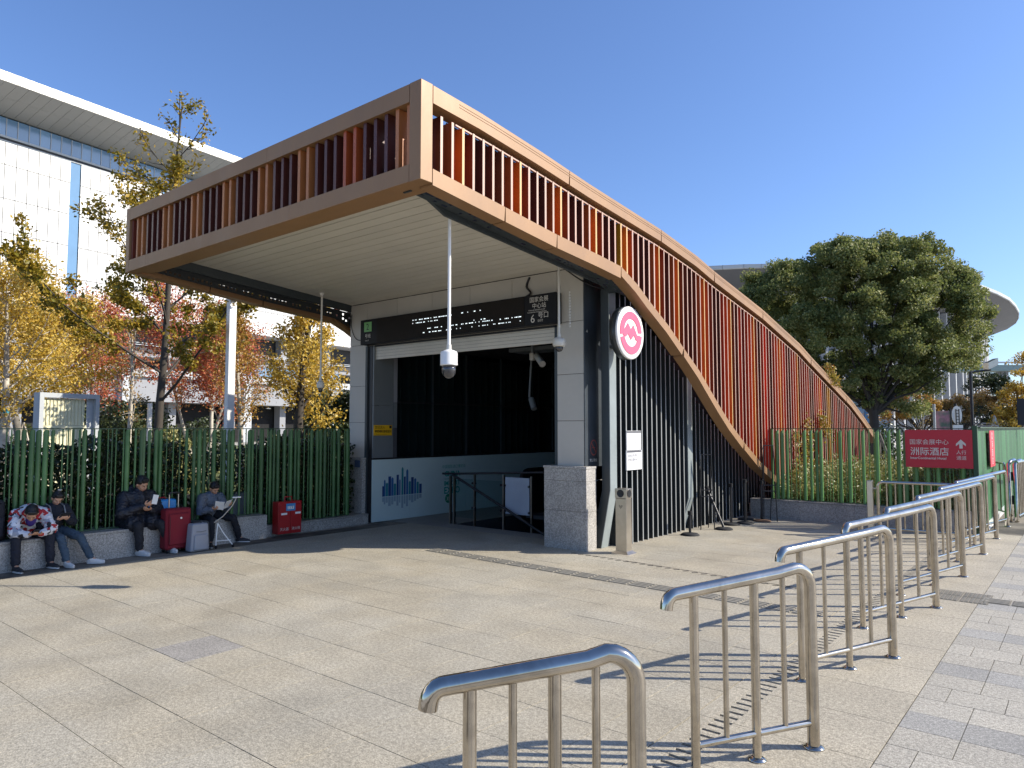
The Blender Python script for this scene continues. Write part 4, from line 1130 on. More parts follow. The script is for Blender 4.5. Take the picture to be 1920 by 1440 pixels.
# ------------------------------------------------------------------ stanchions and frames at the slatted wall
def stanchion(x, y, label, h=.62, lean=(0, 0), base_r=.14, mt=None):
    t = empty('queue_post', (x, y, 0), label, 'queue post', 'black queue posts by the slatted wall')
    MB().lathe([(.001, 0), (base_r, 0), (base_r, .012), (base_r * .8, .03), (base_r * .3, .04), (.001, .04)], (x, y, 0), 22).build('base', mt or M['rubber'], t)
    MB().tube([(x, y, .03), (x + lean[0], y + lean[1], h)], .020, 12).build('pole', M['black'], t)
    MB().tube([(x + lean[0], y + lean[1], h), (x + lean[0] * 1.1, y + lean[1] * 1.1, h + .06)], .032, 12).build('belt_head', M['blackm'], t)
stanchion(-4.75, 10.05, 'black post with a broad round base nearest the second steel column', .30)
stanchion(-4.60, 10.95, 'black post leaning against the slatted wall on a round base', .60, (-.28, .05))
stanchion(-4.72, 11.55, 'upright black post behind the leaning one')
stanchion(-4.60, 11.85, 'upright black post with a twin belt head by the wall', .68)
stanchion(-4.48, 12.30, 'black post with a rusty brown base by the garden wall', .64, (0, 0), .15, mat('rusty_base', (0.14, 0.075, 0.04), 0.8, var=0.3))
stanchion(-4.78, 12.35, 'black post tucked between the slats and the garden wall', .66)
def easel(x, y, h, w, label):
    t = empty('wire_stand', (x, y, 0), label, 'stand', 'thin black wire stands by the slatted wall')
    d = Vector((.775, .632, 0)) * w / 2
    for s in (-1, 1):
        a = Vector((x, y, 0)) + d * s
        MB().tube([a + d * s * .35, a + Vector((-.03, .05, h))], .009, 6).build('leg', M['black'], t)
        MB().tube([a + Vector((-.16, .20, 0)), a + Vector((-.03, .05, h))], .008, 6).build('leg', M['black'], t)
    for z in (.52, .62, h):
        MB().tube([Vector((x, y, z)) - d * 1.1 + Vector((-.03 * z / h, .05 * z / h, 0)), Vector((x, y, z)) + d * 1.1 + Vector((-.03 * z / h, .05 * z / h, 0))], .009, 6).build('crossbar', M['black'], t)
easel(-4.78, 10.75, 1.18, .16, 'tall wire stand with shelves leaning by the slatted wall')
easel(-4.35, 12.35, 1.30, .17, 'thin wire display stand in front of the granite garden wall')

# ------------------------------------------------------------------ people
def blob(parts, voxel, smooth_it=2, mats=None):
    """joins swept balls (p0,r0,p1,r1) and ellipsoids ('e',c,(rx,ry,rz),rotz,roty) into one continuous skin; metres"""
    bm = bmesh.new()
    def sph(c, r, u=10, v=8):
        bmesh.ops.create_uvsphere(bm, u_segments=u, v_segments=v, radius=r, matrix=Matrix.Translation(c))
    for p in parts:
        if p[0] == 'e':
            _, c, r, rz, ry = p
            mt = Matrix.Translation(c) @ Matrix.Rotation(rz, 4, 'Z') @ Matrix.Rotation(ry, 4, 'Y') @ Matrix.Diagonal((*r, 1))
            bmesh.ops.create_uvsphere(bm, u_segments=16, v_segments=12, radius=1, matrix=mt)
        else:
            a, r0, b, r1 = Vector(p[0]), p[1], Vector(p[2]), p[3]
            sph(a, r0); sph(b, r1); d = b - a
            if d.length > 1e-5:
                mt = Matrix.Translation((a + b) / 2) @ d.to_track_quat('Z', 'Y').to_matrix().to_4x4()
                bmesh.ops.create_cone(bm, cap_ends=True, segments=12, radius1=r0, radius2=r1, depth=d.length, matrix=mt)
    me = bpy.data.meshes.new("b"); bm.to_mesh(me); bm.free()
    ob = bpy.data.objects.new("b", me); col.objects.link(ob)
    r = ob.modifiers.new("r", 'REMESH'); r.mode = 'VOXEL'; r.voxel_size = voxel; r.use_smooth_shade = True
    if smooth_it:
        s = ob.modifiers.new("s", 'SMOOTH'); s.factor = 0.5; s.iterations = smooth_it
    dg = bpy.context.evaluated_depsgraph_get(); dg.update()
    out = bpy.data.meshes.new_from_object(ob.evaluated_get(dg))
    bpy.data.objects.remove(ob); bpy.data.meshes.remove(me)
    return out

def place_mesh(name, me, mats, base, yaw, parent=None):
    if name in ('jacket', 'coat', 'trousers', 'hood'):
        from mathutils import noise
        amp = dict(jacket=.011, coat=.012, trousers=.009, hood=.010)[name]
        nv = len(me.vertices); buf = np.empty(nv * 3, dtype=np.float32); me.vertex_normals.foreach_get('vector', buf); N_ = buf.reshape(-1, 3)
        for v, nn_ in zip(me.vertices, N_):
            q = v.co; n_ = noise.noise(Vector((q.x * 11, q.y * 11, q.z * 24))) + .6 * noise.noise(Vector((q.x * 25 + 4, q.y * 25, q.z * 42)))
            v.co = q + Vector(nn_.tolist()) * ((abs(n_) * 2 - .45) * amp)
    """base in survey units; mesh is in metres in the figure's own frame"""
    R = Matrix.Rotation(yaw, 4, 'Z'); me.transform(R)
    me.materials.clear()
    for m in (mats if isinstance(mats, (list, tuple)) else [mats]): me.materials.append(m)
    o = bpy.data.objects.new(name, me)
    if parent is None: o.location = Vector(base) * S
    link(o, parent, base)
    return o

skin = mat('skin', (0.50, 0.27, 0.17), 0.5, var=0.05)
skin2 = mat('skin_light', (0.55, 0.31, 0.205), 0.5, var=0.05)
hairm = mat('black_hair', (0.010, 0.008, 0.008), 0.45, var=0.3, scale=40, bump=0.6, bscale=120)
denim = mat('blue_denim', (0.045, 0.075, 0.11), 0.85, var=0.25, scale=6, bump=0.4, bscale=200)
blackcloth = mat('black_cloth', (0.012, 0.013, 0.018), 0.85, var=0.15, bump=0.4, bscale=40)
navycloth = mat('navy_cloth', (0.012, 0.014, 0.024), 0.85, var=0.15, bump=0.4, bscale=40)
coatm = mat('black_down_coat', (0.011, 0.012, 0.019), 0.55, var=0.15, bump=0.8, bscale=9)
bluejk = mat('blue_grey_jacket', (0.075, 0.105, 0.155), 0.6, var=0.15, bump=0.6, bscale=10, c2=(0.12, 0.13, 0.15))
shoew = mat('white_trainer', (0.62, 0.60, 0.57), 0.5, var=0.15, scale=20)
shoeb = mat('black_trainer', (0.02, 0.02, 0.024), 0.5, var=0.15)
sole = mat('shoe_sole', (0.55, 0.54, 0.52), 0.6)
eyem = mat('eye', (0.012, 0.010, 0.010), 0.2); lipm = mat('lips', (0.36, 0.12, 0.10), 0.5)
redcloth = mat('red_cloth', (0.35, 0.012, 0.02), 0.8); purple = mat('purple_shirt', (0.06, 0.03, 0.20), 0.8)
def patch_mat():
    m = bpy.data.materials.new('patterned_jacket'); m.use_nodes = True
    n, l = nodes(m); p = n["Principled BSDF"]; p.inputs["Roughness"].default_value = 0.65
    geo = n.new("ShaderNodeNewGeometry"); nz = n.new("ShaderNodeTexNoise"); nz.inputs["Scale"].default_value = 12
    mv = n.new("ShaderNodeVectorMath"); mv.operation = 'MULTIPLY_ADD'; mv.inputs[1].default_value = (.1, .1, .1)
    l.new(nz.outputs["Color"], mv.inputs[0]); l.new(geo.outputs["Position"], nz.inputs["Vector"]); l.new(geo.outputs["Position"], mv.inputs[2])
    v = n.new("ShaderNodeTexVoronoi"); v.inputs["Scale"].default_value = 17; l.new(mv.outputs[0], v.inputs["Vector"])
    sp = n.new("ShaderNodeSeparateColor"); l.new(v.outputs["Color"], sp.inputs[0])
    r = n.new("ShaderNodeValToRGB"); r.color_ramp.interpolation = 'CONSTANT'
    cols = [(0, (0.62, 0.62, 0.66)), (.30, (0.30, 0.32, 0.38)), (.42, (0.66, 0.66, 0.68)), (.62, (0.42, 0.02, 0.02)), (.74, (0.015, 0.015, 0.02)), (.88, (0.55, 0.56, 0.60)), (.95, (0.35, 0.02, 0.02))]
    e = r.color_ramp.elements
    while len(e) < len(cols): e.new(.5)
    for i, (pp, c) in enumerate(cols): e[i].position = pp; e[i].color = (*c, 1)
    l.new(sp.outputs[0], r.inputs[0]); l.new(r.outputs[0], p.inputs["Base Color"])
    return m
patchm = patch_mat()

def hand(wrist, direc, palm_n, sc_=1.0, curl=.9, side=1):
    """palm with five separate fingers"""
    w = Vector(wrist); d = Vector(direc).normalized(); nrm = Vector(palm_n); nrm = (nrm - d * nrm.dot(d)).normalized(); a = d.cross(nrm) * side
    P = []
    k = sc_
    pc = w + d * .045 * k
    for s in (-.026, -.009, .009, .026):
        P.append((w + a * s * .5 * k, .014 * k, w + d * .078 * k + a * s * k, .011 * k))
    for s, L in ((-.030, .060), (-.010, .070), (.010, .066), (.030, .052)):
        b = w + d * .082 * k + a * s * k
        m1 = b + (d * math.cos(curl * .5) + nrm * math.sin(curl * .5)) * L * .5 * k
        m2 = m1 + (d * math.cos(curl * 1.2) + nrm * math.sin(curl * 1.2)) * L * .5 * k
        P += [(b, .0085 * k, m1, .0078 * k), (m1, .0078 * k, m2, .0066 * k)]
    tb = w + d * .025 * k - a * .026 * k; t1 = tb + (d * .6 - a * .7 + nrm * .3).normalized() * .035 * k; t2 = t1 + (d * .8 - a * .1 + nrm * .5).normalized() * .030 * k
    P += [(tb, .012 * k, t1, .0095 * k), (t1, .0095 * k, t2, .008 * k)]
    return P

def person(label, base, yaw, J, jacket, trousers, shoe, skinm, sc_=1.0, hair='short', bulk=1.0, coat=False, extra=None, hand_curl=.9, jslim=1.0):
    """J: joints in metres in the figure's frame (x forward, y left, z up)"""
    V = {k: Vector(v) for k, v in J.items()}
    hc = V['head']; hd = V['look'].normalized(); upv = V['hup'].normalized(); upv = (upv - hd * upv.dot(hd)).normalized(); sd = upv.cross(hd)
    k = sc_
    def hp(f, s, u): return hc + hd * f * k + sd * s * k + upv * u * k
    B = []
    # skull, jaw, features
    ry = math.atan2(-hd.z, math.hypot(hd.x, hd.y)); rz = math.atan2(hd.y, hd.x)
    B.append(('e', hp(-.008, 0, .025), (.095 * k, .076 * k, .098 * k), rz, ry))
    B.append(('e', hp(.015, 0, -.045), (.072 * k, .060 * k, .066 * k), rz, ry))
    B.append((hp(.060, 0, -.088), .018 * k, hp(.055, 0, -.080), .02 * k))
    B.append((hp(.088, 0, .005), .008 * k, hp(.104, 0, -.028), .013 * k))
    B.append((hp(.094, -.011, -.030), .008 * k, hp(.094, .011, -.030), .008 * k))
    B.append((hp(.078, -.034, .022), .010 * k, hp(.078, .034, .022), .010 * k))
    B.append((hp(.082, -.018, -.058), .008 * k, hp(.082, .018, -.058), .008 * k))
    for s in (-1, 1):
        B.append(('e', hp(-.005, s * .080, -.012), (.020 * k, .010 * k, .030 * k), rz, ry))
        B.append((hp(.055, s * .042, -.030), .020 * k, hp(.05, s * .045, -.035), .018 * k))
    neck0 = V['neck']
    B.append((neck0, .050 * k, hp(-.025, 0, -.06), .046 * k))
    ch, hi = V['chest'], V['hip']
    B += [(ch, .115 * k, hi, .12 * k), (neck0, .055 * k, ch, .10 * k)]
    for s, n_ in ((1, 'l'), (-1, 'r')):
        sh = V['sh' + n_]; el = V['el' + n_]; wr = V['wr' + n_]
        B += [(ch, .09 * k, sh, .055 * k), (sh, .048 * k, el, .036 * k), (el, .034 * k, wr, .024 * k)]
        hj = V['hip'] + Vector((0, s * .09 * k, 0)); kn = V['kn' + n_]; an = V['an' + n_]
        B += [(hj, .080 * k, kn, .050 * k), (kn, .048 * k, an, .034 * k)]
        ft = V['ft' + n_]
        B += [(an, .034 * k, an + (ft - an) * .8, .028 * k)]
        B += hand(wr, V['hd' + n_] - wr, V.get('pn' + n_, Vector((0, -s * .4, .9))), k, hand_curl, s)
    body = place_mesh('person', blob(B, .0068, 1), skinm, base, yaw)
    tag(body, label, 'person', None)
    # garments
    Jk = []
    t_ = .030 * bulk
    Jk += [(ch, .125 * k + t_, hi + Vector((0, 0, .02)), .125 * k + t_ * .8), (neck0 - (neck0 - ch) * .25, .065 * k + t_ * .5, ch, .11 * k + t_)]
    Jk.append(((neck0 + ch) / 2, .09 * k + t_ * .6, ch, .11 * k + t_))
    for s, n_ in ((1, 'l'), (-1, 'r')):
        sh = V['sh' + n_]; el = V['el' + n_]; wr = V['wr' + n_]
        Jk += [(ch, .10 * k + t_ * .8, sh, .060 * k + t_ * .8), (sh, .058 * k + t_ * .8, el, .046 * k + t_ * .7), (el, .046 * k + t_ * .7, el + (wr - el) * .93, .034 * k + t_ * .35)]
    if coat:
        for s, n_ in ((1, 'l'), (-1, 'r')):
            hj = hi + Vector((0, s * .10 * k, 0)); kn = V['kn' + n_]
            Jk += [(hj, .13 * k + t_, hj + (kn - hj) * .58, .085 * k + t_)]
        Jk += [(hi, .15 * k + t_, hi + Vector((.12, 0, -.05)), .12 * k + t_)]
        Jk += [(hi + Vector((-.02, .16, .0)), .07, hi + Vector((.03, .20, -.14)), .06)]
    else:
        Jk += [(hi + Vector((-.02, -.10 * k, -.01)), .085 * k + t_ * .6, hi + Vector((-.02, .10 * k, -.01)), .085 * k + t_ * .6)]
    jk = place_mesh('coat' if coat else 'jacket', blob(Jk, .013, 2), jacket, base, yaw, body)
    tr = []
    for s, n_ in ((1, 'l'), (-1, 'r')):
        hj = hi + Vector((0, s * .09 * k, -.01)); kn = V['kn' + n_]; an = V['an' + n_]
        tr += [(hj, .100 * k, kn, .070 * k), (kn, .069 * k, an + (kn - an) * .12, .057 * k)]
        m_ = (kn + an) / 2
        tr += [(m_ + Vector((.012, 0, 0)), .064 * k, an + (kn - an) * .10, .060 * k)]
    tr.append((hi + Vector((0, -.08 * k, -.02)), .105 * k, hi + Vector((0, .08 * k, -.02)), .105 * k))
    place_mesh('trousers', blob(tr, .012, 2), trousers, base, yaw, body)
    for s, n_ in ((1, 'l'), (-1, 'r')):
        an = V['an' + n_]; ft = V['ft' + n_]; d = (ft - an); d.z = 0; L = d.length; d.normalize(); sdv = Vector((-d.y, d.x, 0))
        z0 = ft.z
        heel = Vector((an.x, an.y, z0 + .035 * k)) - d * .035 * k; toe = Vector((ft.x, ft.y, z0 + .032 * k))
        sh_ = [(heel, .036 * k, toe - d * .05 * k, .040 * k), (toe - d * .05 * k + sdv * .012 * k, .034 * k, toe, .028 * k), (an + Vector((0, 0, -.005)), .044 * k, heel + d * .04 * k, .040 * k), (an + Vector((0, 0, -.02)), .042 * k, toe - d * .08 * k + Vector((0, 0, .01)), .034 * k)]
        me = blob(sh_, .009, 1)
        so = place_mesh('shoe', me, shoe, base, yaw, body)
        sl = MB()
        c = heel - d * .030 * k; e = toe + d * .024 * k
        pts = []
        for q in range(16):
            a_ = 2 * math.pi * q / 16; u = (1 + math.cos(a_)) / 2
            wv = (.036 + .010 * u) * k
            pc = c + (e - c) * u + sdv * math.sin(a_) * wv
            pts.append((pc.x, pc.y))
        me2 = bpy.data.meshes.new('sole'); n = 16
        vs = [(x, y, z0 + .001) for x, y in pts] + [(x, y, z0 + .024 * k) for x, y in pts]
        me2.from_pydata(vs, [], [tuple(reversed(range(n))), tuple(range(n, 2 * n))] + [(i, (i + 1) % n, n + (i + 1) % n, n + i) for i in range(n)])
        place_mesh('sole', me2, sole if shoe is shoew else sole, base, yaw, so)
    # hair
    H = [('e', hp(-.020, 0, .040), (.100 * k, .086 * k, .096 * k), rz, ry), ('e', hp(-.050, 0, .0), (.068 * k, .078 * k, .085 * k), rz, ry)]
    H += [(hp(.055, -.04, .095), .022 * k, hp(.055, .04, .095), .022 * k), (hp(.072, -.035, .072), .014 * k, hp(.074, .03, .074), .014 * k)]
    for s in (-1, 1): H.append((hp(.02, s * .072, .05), .020 * k, hp(-.01, s * .078, .015), .014 * k))
    if hair == 'bun':
        H += [('e', hp(-.085, 0, .06), (.045 * k,) * 3, rz, ry), (hp(-.06, 0, -.02), .05 * k, hp(-.07, 0, -.06), .035 * k)]
    if hair == 'top':
        H += [('e', hp(-.04, 0, .135), (.04 * k, .035 * k, .03 * k), rz, ry)]
    place_mesh('hair', blob(H, .009, 1), hairm, base, yaw, body)
    for s in (-1, 1):
        m_ = MB(); c = hp(.0855, s * .030, .003) / S
        m_.lathe([(.0005, -.0045 / S), (.012 * k / S, -.001 / S), (.012 * k / S, .001 / S), (.0005, .0045 / S)], tuple(c), 10)
        me = m_.mesh(eyem); place_mesh('eye', me, eyem, base, yaw, body)
    m_ = MB(); c = hp(.0905, 0, -.058) / S
    m_.box(c.x - .003, c.x + .003, c.y - .015 * k, c.y + .015 * k, c.z - .0025, c.z + .0025, bev=.0005)
    place_mesh('mouth', m_.mesh(lipm), lipm, base, yaw, body)
    if extra: extra(body, V, hp)
    return body

def T(d, s):  # scale a pose
    return {k: tuple(c * s for c in v) if k not in ('look', 'hup', 'pnl', 'pnr') else v for k, v in d.items()}

ZS = .334 * S   # seat height in metres
# 1: boy leaning far over a phone
J1 = dict(hip=(-.16, 0, ZS + .085), chest=(.07, 0, ZS + .36), neck=(.22, .0, ZS + .43), head=(.335, -.03, ZS + .40), look=(.62, -.15, -.75), hup=(.75, -.1, .62),
          shl=(.12, .17, ZS + .37), shr=(.12, -.17, ZS + .37), ell=(.30, .25, ZS + .14), elr=(.30, -.24, ZS + .13), wrl=(.44, .07, ZS + .10), wrr=(.44, -.08, ZS + .10),
          hdl=(.50, .01, ZS + .11), hdr=(.50, -.03, ZS + .11), pnl=(.2, -.3, .9), pnr=(.2, .3, .9),
          knl=(.30, .22, ZS + .035), knr=(.30, -.20, ZS + .035), anl=(.30, .24, .09), anr=(.32, -.20, .09), ftl=(.47, .30, 0.0), ftr=(.50, -.16, 0.0))
def ex1(body, V, hp):
    me = blob([(V['neck'] + Vector((.02, -.10, -.03)), .035, V['neck'] + Vector((-.05, 0, .05)), .045), (V['neck'] + Vector((-.05, 0, .05)), .045, V['neck'] + Vector((.02, .10, -.03)), .035),
               (V['neck'] + Vector((.02, .10, -.03)), .03, V['neck'] + Vector((.07, .05, -.10)), .025), (V['neck'] + Vector((.02, -.10, -.03)), .03, V['neck'] + Vector((.07, -.05, -.10)), .025)], .011, 1)
    place_mesh('hood_lining', me, redcloth, body_base[0], body_base[1], body)
    me = blob([('e', V['chest'] + Vector((.14, 0, -.05)), (.045, .075, .13), 0, .3)], .012, 0); place_mesh('shirt', me, purple, body_base[0], body_base[1], body)
body_base = [(-9.60, 2.90, 0), math.radians(-4)]
person('teenage boy in a red and white patterned jacket bending over his phone', body_base[0], body_base[1], J1, patchm, navycloth, shoeb, skin, 1.0, bulk=1.35, extra=ex1)

# 2: child in dark jacket and jeans
J2 = T(dict(hip=(-.10, 0, ZS + .09), chest=(-.04, 0, ZS + .36), neck=(.0, 0, ZS + .47), head=(.05, .0, ZS + .575), look=(.80, -.12, -.58), hup=(.6, 0, .8),
          shl=(-.02, .15, ZS + .40), shr=(-.02, -.15, ZS + .40), ell=(.06, .24, ZS + .19), elr=(.06, -.22, ZS + .19), wrl=(.23, .07, ZS + .26), wrr=(.23, -.07, ZS + .26),
          hdl=(.30, .02, ZS + .29), hdr=(.30, -.02, ZS + .29), pnl=(-.2, -.3, .9), pnr=(-.2, .3, .9),
          knl=(.34, .22, ZS - .02), knr=(.30, -.04, ZS - .01), anl=(.44, .34, .085), anr=(.42, .0, .085), ftl=(.56, .47, 0.0), ftr=(.58, .02, 0.0)), 1.0)
def ex2(body, V, hp):
    m_ = MB(); c = hp(-.03, 0, .158) / S
    for q in range(5):
        a = q * 1.256; m_.lathe([(.0003, -.004), (.009, -.004), (.009, .004), (.0003, .004)], (c.x + .012 * math.cos(a), c.y + .012 * math.sin(a), c.z), 8)
    place_mesh('hair_ornament', m_.mesh(M['white_flat']), M['white_flat'], body_base[0], body_base[1], body)
    for s in (-1, 1):
        pts = [V['chest'] + Vector((-.05, s * .10, .13)), V['chest'] + Vector((.10, s * .10, .09)), V['chest'] + Vector((.155, s * .10, -.02)), V['chest'] + Vector((.14, s * .12, -.14))]
        me = MB().tube([p / S for p in pts], .008, 6).mesh(M['soffit_far']); place_mesh('strap', me, M['soffit_far'], body_base[0], body_base[1], body)
body_base = [(-9.57, 3.17, 0), math.radians(6)]
person('child in a dark jacket and blue jeans looking down at a phone', body_base[0], body_base[1], J2, navycloth, denim, shoew, skin2, .88, hair='top', bulk=1.15, extra=ex2)

# 3: woman in a long black down coat
J3 = dict(hip=(-.12, 0, ZS + .11), chest=(-.03, 0, ZS + .45), neck=(.0, .02, ZS + .60), head=(.06, .04, ZS + .715), look=(.80, .30, -.45), hup=(.5, .1, .85),
          shl=(-.02, .21, ZS + .50), shr=(-.02, -.21, ZS + .50), ell=(.12, .30, ZS + .26), elr=(.12, -.29, ZS + .25), wrl=(.30, .10, ZS + .30), wrr=(.28, .0, ZS + .37),
          hdl=(.35, .0, ZS + .31), hdr=(.35, .09, ZS + .41), pnl=(-.3, -.2, .9), pnr=(-.6, .3, .5),
          knl=(.34, .26, ZS + .05), knr=(.32, -.10, ZS + .05), anl=(.34, .42, .09), anr=(.30, -.06, .09), ftl=(.52, .44, 0.0), ftr=(.48, .02, 0.0))
def ex3(body, V, hp):
    me = blob([(V['neck'] + Vector((-.09, -.12, .02)), .05, V['neck'] + Vector((-.13, 0, .05)), .065), (V['neck'] + Vector((-.13, 0, .05)), .065, V['neck'] + Vector((-.09, .12, .02)), .05),
               (V['neck'] + Vector((-.09, -.12, .02)), .045, V['neck'] + Vector((.03, -.10, -.06)), .04), (V['neck'] + Vector((-.09, .12, .02)), .045, V['neck'] + Vector((.03, .10, -.06)), .04)], .013, 2)
    place_mesh('hood', me, coatm, body_base[0], body_base[1], body)
body_base = [(-9.60, 4.12, 0), math.radians(-2)]
person('woman in a long black down coat holding a phone with a white case', body_base[0], body_base[1], J3, coatm, blackcloth, shoew, skin, 1.06, hair='bun', bulk=1.9, coat=True, extra=ex3)

# 4: boy in a blue grey jacket reading
J4 = dict(hip=(-.12, 0, ZS + .09), chest=(-.02, 0, ZS + .35), neck=(.03, 0, ZS + .46), head=(.085, .02, ZS + .565), look=(.78, .10, -.60), hup=(.6, 0, .8),
          shl=(.0, .16, ZS + .39), shr=(.0, -.16, ZS + .39), ell=(.10, .25, ZS + .17), elr=(.12, -.24, ZS + .17), wrl=(.30, .17, ZS + .24), wrr=(.30, -.12, ZS + .21),
          hdl=(.37, .19, ZS + .28), hdr=(.38, -.08, ZS + .23), pnl=(-.3, -.3, .8), pnr=(-.3, .3, .8),
          knl=(.30, .28, ZS + .02), knr=(.30, -.12, ZS + .02), anl=(.22, .44, .085), anr=(.34, -.16, .085), ftl=(.36, .56, 0.0), ftr=(.52, -.22, 0.0))
body_base = [(-9.58, 5.10, 0), math.radians(-2)]
person('boy in a blue grey padded jacket reading a white booklet', body_base[0], body_base[1], J4, bluejk, blackcloth, shoeb, skin, .92, bulk=1.5)

def local(base, yaw, p):
    c, s = math.cos(yaw), math.sin(yaw)
    return Vector((base[0] + (p[0] * c - p[1] * s) / S, base[1] + (p[0] * s + p[1] * c) / S, base[2] + p[2] / S))
def slab_obj(name, base, yaw, c, w, h, t, nrm, up, m_, label=None, cat=None, parent=None):
    n = Vector(nrm).normalized(); u = Vector(up); u = (u - n * u.dot(n)).normalized(); r = u.cross(n)
    R = Matrix.Rotation(yaw, 3, 'Z'); n = R @ n; u = R @ u; r = R @ r
    C = local(base, yaw, c); mb = MB(); vs = []
    for a in (-1, 1):
        for b in (-1, 1):
            for d in (-1, 1): vs.append(C + (r * a * w / 2 + u * b * h / 2 + n * d * t / 2) / S)
    mb.add(vs, [(0, 1, 3, 2), (4, 6, 7, 5), (0, 4, 5, 1), (2, 3, 7, 6), (0, 2, 6, 4), (1, 5, 7, 3)])
    o = mb.build(name, m_, parent, tuple(C) if parent is None else None)
    if label: tag(o, label, cat)
    return o
slab_obj('phone', (-9.60, 2.90, 0), math.radians(-4), (.535, -.01, ZS + .145), .075, .15, .01, (-.5, 0, .85), (.8, 0, .5), shoeb, 'dark phone in the hands of the boy in the patterned jacket', 'phone')
slab_obj('phone', (-9.57, 3.17, 0), math.radians(6), (.335, .0, ZS + .345), .15, .075, .01, (-.6, 0, .7), (.6, 0, .7), shoeb, 'dark phone held sideways by the child in jeans', 'phone')
slab_obj('phone', (-9.60, 4.12, 0), math.radians(-2), (.385, .13, ZS + .47), .08, .16, .012, (-.8, .35, .2), (0, .2, 1), M['white_flat'], 'phone in a white case held by the woman in the black coat', 'phone')
bk = empty('booklet', (-9.27, 5.10, .5), 'open white booklet in the hands of the boy in the blue grey jacket', 'booklet')
bb = ((-9.58, 5.10, 0), math.radians(-2))
slab_obj('page', *bb, (.415, -.045, ZS + .28), .15, .19, .004, (-.5, .35, .45), (.3, 0, .9), M['white_flat'], parent=bk)
slab_obj('page', *bb, (.415, .10, ZS + .29), .15, .19, .004, (-.5, -.30, .45), (.3, 0, .9), M['white_flat'], parent=bk)

# ------------------------------------------------------------------ luggage
rc = empty('suitcase', (-9.36, 4.55, 0), 'large dark red fabric suitcase with raised handle beside the woman', 'suitcase')
redf = mat('dark_red_fabric', (0.19, 0.006, 0.016), 0.8, var=0.12, bump=0.3, bscale=150)
MB().box(-9.42, -9.24, 4.33, 4.66, .04, .56, bev=.022).build('body', redf, rc)
MB().box(-9.239, -9.215, 4.36, 4.63, .10, .50, bev=.011).build('front_pocket', redf, rc)
MB().tube([(-9.215, 4.37, .46), (-9.214, 4.37, .12)], .003, 5).build('zip', M['black'], rc)
for y in (4.435, 4.555): MB().tube([(-9.40, y, .55), (-9.40, y, .735)], .0085, 8).build('handle_rod', M['stainb'], rc)
MB().tube([(-9.40, 4.425, .735), (-9.40, 4.44, .755), (-9.40, 4.55, .755), (-9.40, 4.565, .735)], .012, 8).build('handle_grip', M['black'], rc)
for x in (-9.39, -9.27):
    for y in (4.37, 4.62): MB().lathe([(.001, -.010), (.022, -.010), (.022, .010), (.001, .010)], (x, y, .022), 12, axis='y').build('wheel', M['rubber'], rc)
MB().lathe([(.001, 0), (.014, 0), (.014, .003), (.001, .003)], (-9.214, 4.51, .44), 12, axis='x').build('badge', M['white_flat'], rc)
bs = empty('suitcase', (-9.62, 4.50, .36), 'bright blue hard case standing on the wall behind the red suitcase', 'suitcase')
bl = mat('bright_blue_shell', (0.02, 0.26, 0.62), 0.35, var=0.05)
MB().box(-9.68, -9.53, 4.24, 4.60, .336, .66, bev=.02).build('body', bl, bs)
for z in (.42, .50, .58): MB().box(-9.529, -9.526, 4.27, 4.57, z, z + .012).build('rib', bl, bs)
MB().tube([(-9.6, 4.36, .655), (-9.6, 4.37, .685), (-9.6, 4.47, .685), (-9.6, 4.48, .655)], .008, 6).build('handle', M['red'], bs)
gb = empty('backpack', (-9.13, 4.70, 0), 'light grey boxy backpack standing in front of the red suitcase', 'backpack')
gf = mat('light_grey_fabric', (0.30, 0.31, 0.34), 0.8, var=0.08, bump=0.3, bscale=150)
def softbox(name, mt, par, x0, x1, y0_, y1_, z0_, z1_, r=.03, sq=.92):
    P = []; r *= S
    a = [(x0 * S + r, x1 * S - r), (y0_ * S + r, y1_ * S - r), (z0_ * S + r, z1_ * S - r)]
    o = ORG[par.name]
    cs = [(a[0][i], a[1][j] if k == 0 else (a[1][j] - sum(a[1]) / 2) * sq + sum(a[1]) / 2, a[2][k]) for i in (0, 1) for j in (0, 1) for k in (0, 1)]
    bm = bmesh.new()
    for c in cs: bmesh.ops.create_icosphere(bm, subdivisions=2, radius=r, matrix=Matrix.Translation(Vector(c) - Vector(o) * S))
    bmesh.ops.convex_hull(bm, input=bm.verts)
    me = bpy.data.meshes.new(name); bm.to_mesh(me); bm.free(); me.materials.append(mt)
    me.polygons.foreach_set('use_smooth', [True] * len(me.polygons))
    ob = bpy.data.objects.new(name, me); link(ob, par, o); return ob
softbox('body', gf, gb, -9.22, -9.07, 4.57, 4.83, 0.0, .36, .025, .8)
softbox('front_pocket', gf, gb, -9.10, -9.045, 4.61, 4.80, .02, .22, .02, .95)
MB().tube([(-9.045, 4.63, .262), (-9.055, 4.70, .255), (-9.06, 4.77, .262)], .0025, 5).build('zip', M['black'], gb)
MB().tube([(-9.15, 4.64, .352), (-9.15, 4.655, .375), (-9.15, 4.735, .375), (-9.15, 4.75, .352)], .007, 6).build('handle', M['black'], gb)
gw = empty('duffel_bag', (-9.40, 4.83, .25), 'dark grey bag hanging on the folding trolley beside the boy', 'bag')
softbox('body', mat('dark_grey_fabric', (0.06, 0.065, 0.065), 0.85, var=0.1), gw, -9.44, -9.26, 4.70, 4.95, .0, .36, .04, .8)
tro = empty('luggage_trolley', (-9.12, 5.0, 0), 'small folding luggage trolley with white legs in front of the boy', 'trolley')
MB().tube([(-9.16, 4.93, .34), (-9.10, 5.02, .42), (-9.04, 5.12, .56), (-9.02, 5.16, .66)], .0085, 6).build('handle_rod', M['stainb'], tro)
